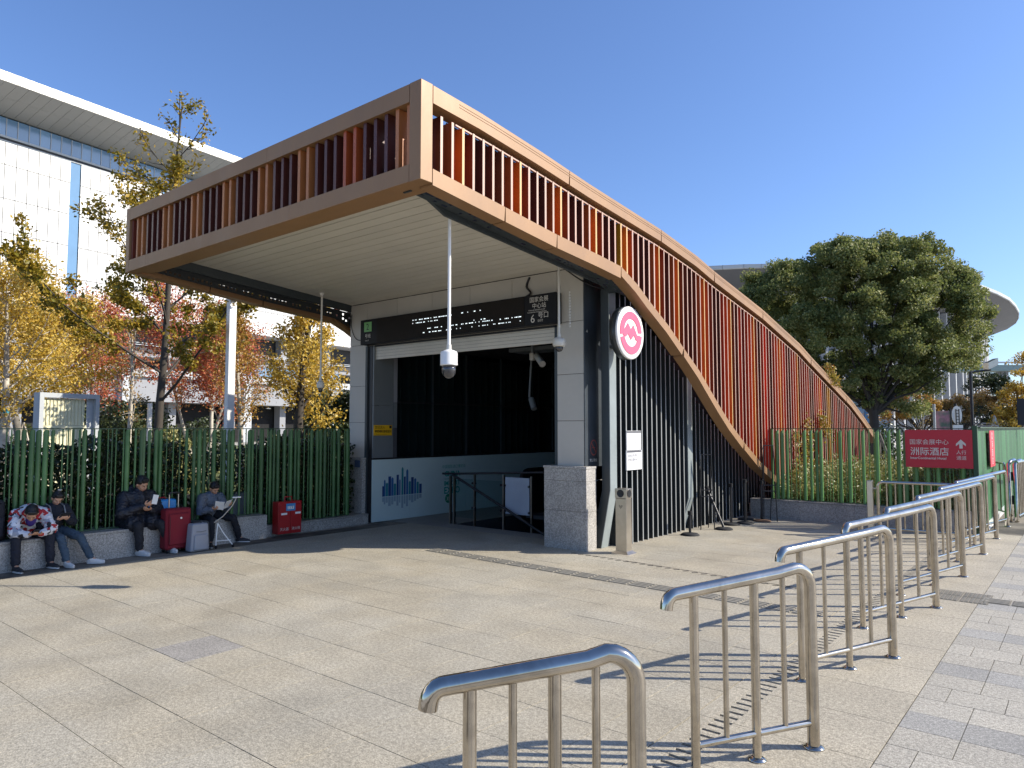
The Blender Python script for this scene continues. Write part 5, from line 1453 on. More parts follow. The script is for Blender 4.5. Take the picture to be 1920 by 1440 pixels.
MB().tube([(-9.03, 5.11, .668), (-9.01, 5.22, .668)], .010, 6).build('handle_grip', M['white'], tro)
MB().tube([(-9.14, 4.97, .33), (-9.10, 5.03, .20), (-9.06, 5.14, .04)], .008, 6).build('leg', M['white'], tro)
MB().tube([(-9.14, 4.97, .33), (-9.13, 4.95, .15), (-9.10, 4.93, .03)], .008, 6).build('leg', M['white'], tro)
MB().tube([(-9.12, 4.94, .10), (-9.07, 5.12, .10)], .007, 6).build('crossbar', M['white'], tro)
for p in ((-9.10, 4.93, .022), (-9.06, 5.15, .022)): MB().lathe([(.001, -.008), (.022, -.008), (.022, .008), (.001, .008)], p, 12, axis='y').build('wheel', M['rubber'], tro)
bp2 = empty('backpack', (-9.62, 2.62, .34), 'black backpack on the wall beside the boy in the patterned jacket', 'backpack')
softbox('body', blackcloth, bp2, -9.78, -9.52, 2.40, 2.68, .336, .80, .05, .8)
softbox('front_pocket', navycloth, bp2, -9.54, -9.47, 2.45, 2.64, .38, .60, .025, .95)
MB().lathe([(.001, 0), (.022, 0), (.022, .004), (.001, .004)], (-9.47, 2.56, .62), 14, axis='x').build('badge', M['white_flat'], bp2)
bn_ = tag(MB().prism([(5.50, .16), (5.55, .62), (5.85, .64), (5.90, .16)], lambda a, b, t: (t, a, b), -10.15, -9.85).build('litter_bin', M['binblue'], None, (-10, 5.7, .12)), 'grey plastic bin standing behind the green tubes', 'bin')

# ------------------------------------------------------------------ leaves and trees
def leaf_quads(C, size, rng, flat=0.0, aspect=.62):
    """C: (n,3) metres; one rhombus each, lightly folded"""
    n = len(C)
    nrm = rng.normal(size=(n, 3)); nrm[:, 2] += flat * 2; nrm /= np.linalg.norm(nrm, axis=1)[:, None]
    t = rng.normal(size=(n, 3)); t -= nrm * (t * nrm).sum(1)[:, None]; t /= np.linalg.norm(t, axis=1)[:, None]
    b = np.cross(nrm, t); s = size * rng.uniform(.65, 1.3, n)[:, None]
    V = np.stack([C - t * s, C - b * s * aspect + nrm * s * .12, C + t * s, C + b * s * aspect + nrm * s * .12], 1).reshape(-1, 3)
    F = np.arange(n * 4).reshape(-1, 4)
    return V, F

def leaf_obj(name, C, size, mt, parent, rng, flat=0.0, kind=None, org=None, label=None, cat=None):
    V, F = leaf_quads(np.asarray(C), size, rng, flat)
    o_ = np.array(org if org is not None else ORG[parent.name]) * S
    me = np_mesh(name, V - o_, F, mt)
    o = bpy.data.objects.new(name, me)
    if parent is None: o.location = Vector(org) * S
    link(o, parent, org if org is not None else ORG[parent.name])
    return tag(o, label, cat, None, kind)

def wob(p, d, L, n, r_, bend, wig):
    pts = [Vector(p)]; d = Vector(d).normalized()
    for i in range(n):
        d = (d + Vector((r_.uniform(-wig, wig), r_.uniform(-wig, wig), r_.uniform(-wig, wig) + bend))).normalized()
        pts.append(pts[-1] + d * L / n)
    return pts

def tree(label, base, H, r0, style, lm, bark, seed, nleaf, lsize, group='autumn trees beyond the green fence', lean=(0, 0), t0=.3, spread=.38, nl=16, elev=40, sites_sig=.16, dens_top=1.0, name='tree', props=False, multi=1, bend=.08, minz=0):
    """H height in survey units; grown in metres"""
    r_ = random.Random(seed); rng = np.random.default_rng(seed)
    t = empty(name, base, label, 'tree', group)
    Hm = H * S; B = Vector(base) * S
    wood = MB(); sites = []
    def add(pts, ra, rb, n=6):
        k = len(pts); wood.tube([p / S for p in pts], [(ra + (rb - ra) * i / (k - 1)) for i in range(k)], n)
    trunks = []
    for q in range(multi):
        d = Vector((lean[0], lean[1], 1)) if multi == 1 else Vector((lean[0] + .35 * math.cos(q * 2.4 + seed), lean[1] + .35 * math.sin(q * 2.4 + seed), 1))
        tp = wob(B, d, Hm * (.97 if q == 0 else .75), 12, r_, .0 if multi == 1 else .05, .035)
        add(tp, r0 * S * (1 if multi == 1 else .7), .012, 10); trunks.append(tp)
    for q, tp in enumerate(trunks):
        for i in range(nl // multi):
            u = t0 + (1 - t0) * ((i + r_.random() * .7) / (nl // multi)); u = min(u, .97)
            f = u * 12; k = min(int(f), 11); p = tp[k].lerp(tp[k + 1], f - k)
            a = i * 2.4 + r_.uniform(-.4, .4) + q
            if style == 'round': L = Hm * spread * math.sqrt(max(.05, 1 - ((u - .55) / .5) ** 2))
            else: L = Hm * spread * (1.12 - u) * 1.2
            L *= r_.uniform(.8, 1.15)
            e = math.radians(elev + r_.uniform(-8, 12) + 15 * u)
            br = wob(p, (math.cos(a) * math.cos(e), math.sin(a) * math.cos(e), math.sin(e)), L, 6, r_, bend, .12)
            add(br, max(.012, r0 * S * .38 * (1.05 - u)), .006, 6)
            nsub = 6
            for j in range(nsub):
                w = .22 + .78 * (j + r_.random()) / nsub; g = w * 6; kk = min(int(g), 5); bp_ = br[kk].lerp(br[kk + 1], g - kk)
                a2 = a + r_.choice((-1, 1)) * r_.uniform(.5, 1.3); e2 = r_.uniform(-.1, .8)
                sb_ = wob(bp_, (math.cos(a2) * math.cos(e2), math.sin(a2) * math.cos(e2), math.sin(e2)), L * .30 * (1.2 - .5 * w), 4, r_, .05, .2)
                add(sb_, .009, .004, 5)
                for p_ in sb_[1:]: sites.append((p_, 1.0))
            for p_ in br[2:]: sites.append((p_, .8))
    wood.build('trunk', bark, t)
    if nleaf:
        P = np.array([tuple(s_[0]) for s_ in sites]); zt = (P[:, 2] - B.z) / Hm
        w = np.where(zt > .8, dens_top, 1.0) * rng.uniform(.1, 1, len(P)) ** 1.6
        if dens_top < .5: w *= np.where(zt < .55, 2.6, 1.0)
        w /= w.sum()
        idx = rng.choice(len(P), nleaf, p=w); C = P[idx] + rng.normal(size=(nleaf, 3)) * sites_sig * S
        C = C[C[:, 2] > B.z + minz]
        leaf_obj('crown', C, lsize, lm, t, rng, .0)
    if props:
        for q in range(3):
            a = q * 2.09 + .4
            b_ = Vector(base) + Vector((math.cos(a) * .55, math.sin(a) * .55, 0)); c_ = Vector(base) + Vector((lean[0] * .8, lean[1] * .8, 1.75))
            MB().tube([b_, c_], .022, 6).build('prop', M['barkpale'], t)
    return t

GY = [(0.13, 0.14, 0.015), (0.30, 0.22, 0.012), (0.46, 0.29, 0.015), (0.56, 0.36, 0.03)]
ginkgo = leaf_mat('ginkgo_leaf', [(0.07, 0.085, 0.012), (0.17, 0.15, 0.012), (0.30, 0.21, 0.015), (0.42, 0.27, 0.02)], .3)
ylw = leaf_mat('yellow_leaf', [(0.20, 0.14, 0.02), (0.45, 0.27, 0.02), (0.62, 0.42, 0.05), (0.70, 0.54, 0.16)], .35)
redl = leaf_mat('red_leaf', [(0.18, 0.035, 0.025), (0.44, 0.075, 0.045), (0.55, 0.17, 0.07), (0.50, 0.29, 0.08)], .3)
mixl = leaf_mat('ochre_leaf', [(0.13, 0.10, 0.03), (0.34, 0.20, 0.03), (0.45, 0.27, 0.04), (0.40, 0.16, 0.06)], .3)
rust = leaf_mat('russet_leaf', [(0.15, 0.09, 0.035), (0.27, 0.155, 0.055), (0.34, 0.21, 0.06), (0.20, 0.18, 0.06)], .3)
evg = leaf_mat('evergreen_leaf', [(0.012, 0.022, 0.008), (0.028, 0.045, 0.014), (0.045, 0.062, 0.018), (0.085, 0.10, 0.03)], .18, .4)
camph = leaf_mat('camphor_leaf', [(0.055, 0.078, 0.022), (0.135, 0.170, 0.045), (0.215, 0.245, 0.07), (0.36, 0.35, 0.13)], .38, .6)
bedl = leaf_mat('bed_leaf', [(0.06, 0.085, 0.02), (0.14, 0.16, 0.04), (0.26, 0.26, 0.08), (0.42, 0.38, 0.16)], .25, .45)
vinel = leaf_mat('vine_leaf', [(0.10, 0.10, 0.02), (0.26, 0.22, 0.03), (0.40, 0.30, 0.05), (0.30, 0.12, 0.04)], .3)

tree('tall ginkgo with a dark trunk whose sparse top rises above the canopy', at(293, 15), 9.0, .080, 'cone', ginkgo, M['bark'], 5, 17000, .056, lean=(.0, .0), t0=.24, spread=.37, nl=20, elev=24, sites_sig=.075, dens_top=.10, bend=.10)
tree('full yellow ginkgo at the far left beside the white board', at(10, 17), 5.4, .10, 'round', ylw, M['barkpale'], 8, 12500, .052, t0=.28, spread=.36, nl=24, elev=25, sites_sig=.15)
tree('yellow tree with a leaning brown trunk held by wooden props', at(52, 19), 5.5, .10, 'round', ylw, M['barkgrey'], 9, 9500, .052, lean=(-.10, -.06), t0=.40, spread=.33, nl=20, elev=20, sites_sig=.14, props=True)
tree('yellow tree behind the white louvred board', at(120, 22), 5.6, .08, 'round', ylw, M['barkpale'], 12, 11500, .055, t0=.42, spread=.30, nl=18, elev=15, sites_sig=.17)
tree('red leaved tree between the yellow trees and the tall ginkgo', at(172, 26), 6.0, .09, 'round', redl, M['barkgrey'], 14, 15000, .055, t0=.38, spread=.34, nl=22, elev=20, sites_sig=.2)
tree('bare white stemmed sapling in front of the evergreen shrubs', at(243, 17), 4.3, .055, 'cone', rust, M['barkpale'], 15, 500, .05, t0=.33, spread=.34, nl=9, elev=58, sites_sig=.1, bend=.02)
tree('red maple between the tall ginkgo and the white post', at(374, 23), 5.9, .075, 'round', redl, M['barkpale'], 17, 18000, .050, t0=.36, spread=.27, nl=22, elev=38, sites_sig=.17, multi=2)
tree('orange red maple partly behind the white post', at(398, 27), 6.0, .075, 'round', redl, M['barkpale'], 18, 10000, .055, t0=.40, spread=.24, nl=18, elev=42, sites_sig=.18)
tree('pale stemmed tree with thin ochre leaves right of the white post', at(452, 20), 5.0, .075, 'cone', mixl, M['barkpale'], 19, 6500, .045, t0=.30, spread=.33, nl=14, elev=40, sites_sig=.14)
tree('ginkgo with a dark mottled trunk under the canopy edge', at(560, 18), 5.4, .13, 'cone', ylw, M['bark'], 22, 9000, .055, t0=.24, spread=.34, nl=16, elev=42, sites_sig=.11)
tree('small yellow tree close to the entrance pier', at(588, 21), 3.9, .05, 'round', ylw, M['barkpale'], 23, 5000, .05, t0=.3, spread=.26, nl=14, elev=40, sites_sig=.2)

def bush(name, label, cat, base, rad, h, lm, n, lsize, seed, group=None, kind=None, clumps=26, top=.0):
    rng = np.random.default_rng(seed); B = np.array(base) * S
    t = empty(name, base, label, cat, group, kind)
    cl = rng.normal(size=(clumps, 3)); cl /= np.linalg.norm(cl, axis=1)[:, None]; cl[:, 2] = np.abs(cl[:, 2])
    rr = np.array([rad[0], rad[1], h]) * S
    cl = cl * rng.uniform(.45, .92, (clumps, 1)) * rr
    idx = rng.integers(0, clumps, n)
    off = rng.normal(size=(n, 3)); off /= np.linalg.norm(off, axis=1)[:, None]; off *= rng.uniform(.3, 1, (n, 1)) ** .6 * rr.min() * .36
    C = B + cl[idx] + off; C[:, 2] = np.maximum(C[:, 2], B[2] + .02)
    leaf_obj('foliage', C, lsize, lm, t, rng)
    st_ = MB(); r_ = random.Random(seed)
    for q in range(7):
        c = cl[r_.randrange(clumps)]
        st_.tube([Vector(base), Vector(base) + Vector(tuple(c * .5)) / S, Vector(base) + Vector(tuple(c)) / S], [.02, .012, .006], 5)
    st_.build('stems', M['bark'], t)
    return t
shr = [(200, 25, 2.2, 2.9), (255, 27, 2.0, 3.1), (150, 29, 2.4, 2.4), (320, 29, 2.4, 2.3), (80, 21, 1.4, 1.6), (640, 20, 1.5, 4.0), (600, 24, 1.6, 1.6)]
lab = ['dark evergreen shrub just left of the bare white sapling', 'dark evergreen shrub behind the bare white sapling', 'dark evergreen mass behind the white louvred board',
       'dark evergreen shrub right of the tall ginkgo trunk', 'low dark shrub behind the propped yellow tree', 'tall dark evergreen beside the entrance column', 'dark shrub under the small yellow tree']
for (px, dpt, rr, hh), lb in zip(shr, lab):
    bush('evergreen_shrub', lb, 'shrub', at(px, dpt), (rr, rr * .8), hh, evg, 9000, .085, px, 'dark shrubs behind the fence')
bush('clipped_bush', 'rounded light green bush between the white post and the mottled ginkgo', 'bush', at(503, 15.5), (.55, .5), 1.88, bedl, 5000, .045, 71, 'sunlit round bushes')
bush('clipped_bush', 'rounded light green bush just right of the tall ginkgo trunk', 'bush', at(330, 17), (.55, .5), 2.05, bedl, 5000, .045, 72, 'sunlit round bushes')

# hedge right behind the left fence
def hedge_pts(x0, x1, y0_, y1_, z0_, z1_, n, rng):
    C = rng.uniform([x0, y0_, z0_], [x1, y1_, z1_], (n, 3))
    f = np.sin(C[:, 1] * 7) * .05 + np.sin(C[:, 1] * 17 + 1) * .04 + np.sin(C[:, 1] * 2.1) * .05
    return C[C[:, 2] < z1_ - .12 + f]
rng = np.random.default_rng(44)
C = hedge_pts(-10.45, -9.90, -3.2, 7.85, .14, 1.50, 78000, rng)
C = C[rng.random(len(C)) < np.where((C[:, 1] > 4.9) & (C[:, 1] < 6.0), .35, 1.0)]
lfh = leaf_mat('hedge_leaf', [(0.010, 0.020, 0.008), (0.020, 0.038, 0.012), (0.032, 0.052, 0.016), (0.055, 0.075, 0.022)], .15, .3)
hd = empty('hedge', (-10.2, 2.5, .1), 'dense dark hedge pressed against the back of the long green fence', 'hedge')
leaf_obj('foliage', C * S, .040, lfh, hd, rng)
hs = MB(); r_ = random.Random(4)
y = -3.1
while y < 7.8:
    hs.tube([(-10.15 + r_.uniform(-.1, .1), y, .1), (-10.15 + r_.uniform(-.2, .2), y + r_.uniform(-.1, .1), 1.25)], .010, 5); y += .16
hs.build('stems', M['bark'], hd)
tag(leaf_obj('ground_cover', np.column_stack([rng.uniform(-24, -10.5, 16000), rng.uniform(-2, 26, 16000), rng.uniform(.08, .25, 16000)]) * S, .06, bedl, None, rng, 1.0, 'stuff', (-15, 8, 0)), 'low ground cover plants on the lawn behind the hedge')

# flower bed behind the right fence
rng = np.random.default_rng(45)
n = 34000
C = np.column_stack([rng.uniform(-4.62, -1.62, n), 13.15 + rng.random(n) ** 1.4 * 4.2, rng.random(n)])
h = .30 + .52 * np.clip((C[:, 1] - 13.1) / 1.2, 0, 1) * (0.8 + .2 * np.sin(C[:, 0] * 5)) + .08 * np.sin(C[:, 0] * 13 + C[:, 1] * 5)
C[:, 2] = .2 + C[:, 2] ** .7 * h
tag(leaf_obj('bed_plants', C * S, .034, bedl, None, rng, .3, 'stuff', (-3, 15, .2)), 'pale green low plants filling the bed behind the tube fence')
# climber on the fins
vn = empty('climbing_vine', (-4.45, 15.0, .2), 'yellowing climber growing up the fins of the sloping roof side', 'vine')
r_ = random.Random(6); pts = []; stv = MB()
for q in range(7):
    p = Vector((-4.49, 14.6 + r_.uniform(-.3, .5), .2)); path = [p]
    top = r_.uniform(.6, 1.9)
    while p.z < top:
        p = p + Vector((0, r_.uniform(-.07, .09), .12)); path.append(p)
    stv.tube(path, .008, 5); pts += path[2:]
for a in ((16.0, 1.75), (16.15, 1.62), (16.3, 1.55), (16.5, 1.52), (15.9, 1.85)):
    pts += [Vector((-4.47, a[0], a[1]))] * 3
pts += [Vector((-4.5, 16.6 + i * .12, 2.95 - i * .05)) for i in range(7)] * 2
stv.build('stems', M['bark'], vn)
P = np.array([tuple(p) for p in pts]) * S
idx = nrg.integers(0, len(P), 1500); C = P[idx] + nrg.normal(size=(1500, 3)) * np.array([.05, .13, .10])
leaf_obj('foliage', C, .045, vinel, vn, nrg)

# camphor trees, right
def crown_tree(label, base, lobes, trunk_h, r0, n, lsize, seed, lm=None, group='trees beyond the roof', bark=None, clump=.34, limbs=9, name='tree'):
    rng = np.random.default_rng(seed); r_ = random.Random(seed); B = Vector(base)
    t = empty(name, base, label, 'tree', group)
    wood = MB(); fk = B + Vector((0, 0, trunk_h))
    wood.tube([B, B + Vector((.05, 0, trunk_h * .5)), fk], [r0 * 1.2, r0, r0 * .9], 10)
    Cs = []
    tot = sum((l[3] * l[4] * l[5]) ** (2 / 3) for l in lobes)
    cen = []
    for (lx, ly, lz, rx, ry, rz) in lobes:
        k = int(n * ((rx * ry * rz) ** (2 / 3)) / tot); nc = max(8, int(90 * (rx * ry * rz) ** (2 / 3) / 3))
        d = rng.normal(size=(nc, 3)); d /= np.linalg.norm(d, axis=1)[:, None]; d[:, 2] = np.where(d[:, 2] < -.45, -d[:, 2], d[:, 2])
        rad = rng.uniform(.35, 1.0, (nc, 1)) ** .45
        c = np.array([lx, ly, lz]) + d * rad * np.array([rx, ry, rz])
        csz = rng.uniform(.6, 1.35, nc) * clump
        idx = rng.integers(0, nc, k); off = rng.normal(size=(k, 3)); off /= np.linalg.norm(off, axis=1)[:, None]
        off *= (rng.random((k, 1)) ** .45) * csz[idx][:, None] * np.array([1, 1, .72])
        Cs.append(np.array(B) + c[idx] + off)
        for q in range(limbs):
            e = c[rng.integers(0, nc)]; e = B + Vector(tuple(e)) * 1.0
            mid = fk.lerp(e, .5) + Vector((r_.uniform(-.2, .2), r_.uniform(-.2, .2), -.15 * r_.random()))
            wood.tube([fk - Vector((0, 0, .15)), fk.lerp(mid, .5) + Vector((0, 0, .1)), mid, e], [r0 * .45, r0 * .32, r0 * .2, r0 * .06], 6)
    wood.build('trunk', bark or M['bark'], t)
    leaf_obj('crown', np.concatenate(Cs) * S, lsize, lm or camph, t, rng, .25)
    return t
def rel(px, py, dp, b):  # lobe centre relative to a base
    a = at(px, dp, zat(py, dp)); return (a[0] - b[0], a[1] - b[1], a[2] - b[2])
b_ = at(1637, 24)
L = lambda px, py, dp, rx, ry, rz: (*rel(px, py, dp, b_), rx, ry, rz)
crown_tree('large rounded camphor tree rising behind the low end of the bronze roof', b_,
           [L(1620, 575, 24, 2.3, 2.3, 2.2), L(1690, 500, 24, 1.6, 1.7, 1.15), L(1590, 495, 24, 1.3, 1.4, .95), L(1760, 590, 24, 1.6, 1.6, 1.5), L(1770, 680, 24, 1.25, 1.4, .8), L(1540, 640, 24, 1.4, 1.5, 1.2),
            L(1700, 650, 23.4, 1.4, 1.3, .9), L(1720, 725, 24, 1.0, .9, .55), L(1590, 715, 24, 1.1, 1.0, .6), L(1660, 690, 24, 1.2, 1.2, .7), L(1835, 620, 24, .6, .8, 1.0), L(1650, 600, 24, 1.6, 1.3, 1.4), L(1600, 755, 24.5, .9, .9, .4), L(1680, 765, 24.5, .8, .9, .35), L(1500, 690, 25, 1.0, 1.1, .6), L(1800, 540, 24, .75, .9, .9)], 2.2, .16, 185000, .060, 31, limbs=2)
b_ = at(1455, 27)
crown_tree('smaller camphor tree left of the large one above the roof slope', b_,
           [L(1470, 570, 27, 1.6, 1.8, 1.6), L(1430, 600, 27, 1.0, 1.2, 1.3), L(1500, 520, 27, .9, 1.1, .75), L(1530, 640, 27, 1.5, 1.5, 1.6)], 2.2, .14, 60000, .060, 32, limbs=2)
b_ = at(1862, 34)
crown_tree('dark evergreen tree below the curved hall beside the lamp', b_, [L(1855, 735, 34, 1.15, 1.2, .9), L(1850, 790, 34, 1.3, 1.2, 1.0)], 1.2, .12, 9000, .075, 33, evg)
b_ = at(1905, 30)
crown_tree('golden tree at the far right edge', b_, [L(1908, 745, 30, .7, .9, .7), L(1925, 690, 30, .6, .8, .7), L(1890, 790, 30, .7, .8, .6), L(1925, 780, 30, .8, .8, .9)], 1.3, .10, 9000, .062, 34, ylw, clump=.3)
b_ = at(1800, 31)
crown_tree('russet tree behind the round white sign', b_, [L(1790, 775, 31, .8, .9, .75), L(1835, 765, 31, .7, .8, .7), L(1760, 790, 31, .5, .6, .4)], 1.0, .09, 8000, .055, 35, rust, clump=.26)
b_ = at(1728, 30)
crown_tree('ochre leaved tree under the edge of the camphor crown', b_, [L(1700, 745, 30, 1.1, 1.0, .5), L(1740, 765, 30, .6, .6, .45), L(1665, 780, 30, .8, .8, .45)], 1.2, .08, 6500, .055, 36, mixl, clump=.24)
tree('bare tree with pale forked limbs behind the red direction sign', at(1725, 27), 1.9 * 1.15, .06, 'cone', rust, M['barkpale'], 41, 60, .05, t0=.55, spread=.30, nl=6, elev=55, group='trees beyond the roof')
tree('thin pale trunk leaning at the camphor tree', at(1672, 26), 3.4, .05, 'cone', mixl, M['barkgrey'], 43, 500, .05, lean=(-.25, -.1), t0=.6, spread=.25, nl=6, elev=50, group='trees beyond the roof')
bush('evergreen_shrub', 'dark low shrubs behind the right fence post', 'shrub', at(1880, 38), (2.4, 1.6), 2.0, evg, 6000, .08, 90, 'dark shrubs behind the fence')
bush('evergreen_shrub', 'dark shrub mass under the camphor tree', 'shrub', at(1600, 33), (3.2, 2), 1.9, evg, 8000, .08, 91, 'dark shrubs behind the fence')

# ------------------------------------------------------------------ posts, boards, lamp
bd = empty('louvred_board', at(127, 14), 'white framed board filled with cream vertical slats behind the fence', 'board')
c = Vector(at(127, 14)); ux = Vector((-.20, .98, 0)); uy = Vector((-.98, -.20, 0))
def obox(mb, a0, a1, b0, b1, z0_, z1_, cc=None, X_=None, Y_=None, mi=0):
    cc = cc or c; X_ = X_ or ux; Y_ = Y_ or uy
    vs = [cc + X_ * a + Y_ * b + Vector((0, 0, z)) for z in (z0_, z1_) for b in (b0, b1) for a in (a0, a1)]
    mb.add(vs, [(0, 2, 3, 1), (4, 5, 7, 6), (0, 1, 5, 4), (2, 6, 7, 3), (0, 4, 6, 2), (1, 3, 7, 5)], mi); return mb
for a0, a1, z0_, z1_ in ((-.58, -.50, .3, 2.28), (.50, .58, .3, 2.28), (-.499, .499, 2.19, 2.28), (-.499, .499, .3, .36)):
    obox(MB(), a0, a1, -.10, .10, z0_, z1_).build('frame', M['cladding'] if 0 else M['mull'], bd)
for i in range(12):
    for z0_, z1_ in ((1.66, 2.17), (1.0, 1.60), (.4, .95)):
        obox(MB(), -.48 + i * .068, -.432 + i * .068, -.03, 0, z0_, z1_).build('slat', M['yellowslat'], bd)
for z in (1.605, .955): obox(MB(), -.48, .36, -.035, .005, z, z + .05).build('crossbar', M['yellowslat'], bd)
obox(MB(), .37, .49, -.02, .0, .4, 2.18).build('side_panel', M['mull'], bd)
ux = Vector((.775, .632, 0)); uy = Vector((-.632, .775, 0))
lp = empty('white_post', at(430, 14), 'tall white square post standing behind the hedge', 'post')
c = Vector(at(430, 14))
MB().box(c.x - .062, c.x + .062, c.y - .075, c.y + .075, .0, 4.6, bev=.006).build('shaft', M['white'], lp)
MB().box(c.x - .12, c.x + .12, c.y - .14, c.y + .14, .0, .08, bev=.01).build('base_plate', M['white'], lp)
c2 = Vector(at(281, 20)); lp2 = empty('white_post', tuple(c2), 'short white post half hidden by the tall ginkgo trunk', 'post')
MB().box(c2.x - .05, c2.x + .05, c2.y - .05, c2.y + .05, 0, 2.3, bev=.005).build('shaft', M['white'], lp2)
bt = tag(MB().tube([Vector(at(10, 17)) + Vector((0, 0, 1.95)), Vector(at(10, 17)) + Vector((0, 0, 2.06))], .108, 12).build('trunk_tape', mat('teal_tape', (0.04, 0.25, 0.33), 0.5), None, at(10, 17, 1.95)), 'teal tape wrapped round the pale trunk of the yellow ginkgo', 'tape')

def lamp(px, dp, top, arm, label):
    b = Vector(at(px, dp)); t = empty('street_lamp', tuple(b), label, 'street lamp')
    MB().tube([b, b + Vector((0, 0, top))], .035, 10).build('pole', M['black'], t)
    e = b + Vector((.775, .632, 0)) * arm + Vector((0, 0, top + .04))
    MB().tube([b + Vector((0, 0, top - .02)), e], .025, 8).build('arm', M['black'], t)
    m = MB(); obox(m, -.12, .14, -.10, .10, -.06, .10, e + Vector((0, 0, .12)), Vector((.70, .50, .42)).normalized(), Vector((-.632, .775, 0)))
    m.build('head', M['stainb'], t)
    m = MB(); obox(m, -.10, .12, -.08, .08, -.075, -.062, e + Vector((0, 0, .12)), Vector((.70, .50, .42)).normalized(), Vector((-.632, .775, 0)))
    m.build('lens', M['white'], t)
    MB().box(b.x - .07, b.x + .07, b.y - .07, b.y + .07, 0, .35).build('base', M['black'], t)
lamp(1822, 17.5, 3.0, .50, 'black street lamp with a floodlight head behind the green corner post')
rs = empty('round_sign', at(1791, 26), 'round white sign on a post behind the red direction sign', 'sign')
b = Vector(at(1791, 26)); w = Vector((.775, .632, 0)); fw = Vector((-.632, .775, 0))
MB().tube([b, b + Vector((0, 0, 2.5))], .05, 8).build('post', M['black'], rs)
m = MB(); vs = []
for o_ in (0, .03):
    vs += [b - fw * (.06 + o_) + w * .18 * math.cos(q * math.pi / 12) + Vector((0, 0, 2.08 + .33 * math.sin(q * math.pi / 12))) for q in range(24)]
m.add(vs, [tuple(range(24)), tuple(reversed(range(24, 48)))] + [(i, (i + 1) % 24, 24 + (i + 1) % 24, 24 + i) for i in range(24)]); m.build('disc', M['white'], rs)
m = MB()
for s in (-.06, .05): obox(m, s, s + .025, -.12, -.10, 1.75, 2.30, b, w, fw)
for q in range(5): obox(m, -.06, .075, -.12, -.10, 1.80 + q * .11, 1.82 + q * .11, b, w, fw)
m.build('bracket', M['black'], rs)
m = MB(); obox(m, -.16, .20, -.09, -.06, 1.55, 1.72, b, w, fw); m.build('lower_plate', M['white'], rs)
pb = empty('poster_board', at(1768, 29), 'faded pink poster board beyond the fence beside the round sign', 'board')
b = Vector(at(1766, 29)); m = MB(); obox(m, -.30, .30, -.03, .03, .6, 2.30, b, w, fw); m.build('panel', mat('pink_poster', (0.42, 0.18, 0.20), 0.6, var=0.3, scale=4, c2=(0.12, 0.16, 0.10)), pb)
m = MB(); obox(m, -.36, -.301, -.05, .05, 0, 2.40, b, w, fw); obox(m, .301, .36, -.05, .05, 0, 2.40, b, w, fw); m.build('frame', M['charcoal'], pb)
for px, dp, tp in ((1751, 28, 2.55),):
    b = Vector(at(px, dp)); tag(MB().tube([b, b + Vector((0, 0, tp))], .05, 8).build('steel_pole', M['mull'], None, tuple(b)), 'pale grey pole left of the pink poster board', 'pole')
pr = empty('parasol', at(1762, 34), 'closed white parasol behind the green hoarding', 'parasol')
b = Vector(at(1864, 30))
pr.location = b * S; ORG[pr.name] = tuple(b)
MB().lathe([(.02, 2.15), (.06, 2.05), (.13, 1.75), (.20, 1.45), (.17, 1.42), (.02, 1.42)], (b.x, b.y, 0), 9, smooth=False).build('canopy', M['white'], pr)
MB().tube([b, b + Vector((0, 0, 1.5))], .03, 8).build('pole', M['stainb'], pr)
b = Vector(at(1875, 33)); tb = empty('stacked_benches', tuple(b), 'stack of grey slatted bench tops behind the hoarding', 'benches')
for q in range(3):
    m = MB(); obox(m, -1.1, .9, -.4, .4, 1.55 + q * .12, 1.62 + q * .12, b, w, fw); m.build('bench_top', M['fargrey'], tb)
m = MB(); obox(m, -1.0, .8, -.3, .3, 0, 1.55, b, w, fw); m.build('support', M['charcoal'], tb)
b = Vector(at(1925, 18)); bs_ = tag(MB().box(b.x - .2, b.x + .2, b.y - .05, b.y + .05, 1.68, 2.35).build('dark_screen', M['charcoal'], None, tuple(b)), 'dark sign panel cut by the right edge of the view', 'sign')
MB().box(b.x - .03, b.x + .03, b.y - .03, b.y + .03, 0, 1.68).build('post', M['white'], bs_, tuple(b)).location = (0, 0, 0)
b = Vector(at(1617, 40)); kb = empty('kiosk', tuple(b), 'pale blue kiosk partly hidden behind the camphor trunk', 'kiosk')
m = MB(); obox(m, -.9, 1.5, 0, 1.5, 0, 3.3, b, w, fw); m.build('wall', mat('pale_blue_wall', (0.25, 0.32, 0.38), 0.6), kb)
m = MB(); obox(m, -1.0, 1.6, -.1, 1.6, 3.301, 3.45, b, w, fw); m.build('roof', M['mull'], kb)
m = MB(); obox(m, .1, .5, -.03, -.001, .8, 2.6, b, w, fw); m.build('window', M['farglass'], kb)

# white exhibition hall behind the trees on the left
hall = empty('exhibition_hall', (-71.8, 18.87, 0), 'huge white panelled exhibition hall with a projecting grey eave', 'building')
hn = Vector((.98869, .14995, 0)); hdv = Vector((-.14995, .98869, 0)); P0 = Vector((-71.795, 18.870, 0))
def hb(nm, t0_, t1_, w0, w1, z0_, z1_, mt, parent=hall, me_only=False):
    m = MB(); obox(m, t0_, t1_, w0, w1, z0_, z1_, P0, hdv, hn)
    return m.build(nm, mt, parent)
def hall_mesh(t, w_, h, d, mt):  # w_ kept for spacing
    m = MB(); obox(m, 0, t, 0, d, 0, h, Vector((0, 0, 0)), hdv, hn); return m.mesh(mt)
hb('core', -60, 62, -26, -.06, 13.45, 28.3, M['fardark'])
pw = .905
rows_z = [(13.5, 15.40), (15.46, 18.36), (18.42, 21.31), (21.37, 24.26), (24.32, 26.28)]
meshes = [hall_mesh(pw - .055, 0, b - a, .05, M['facade']) for a, b in rows_z]
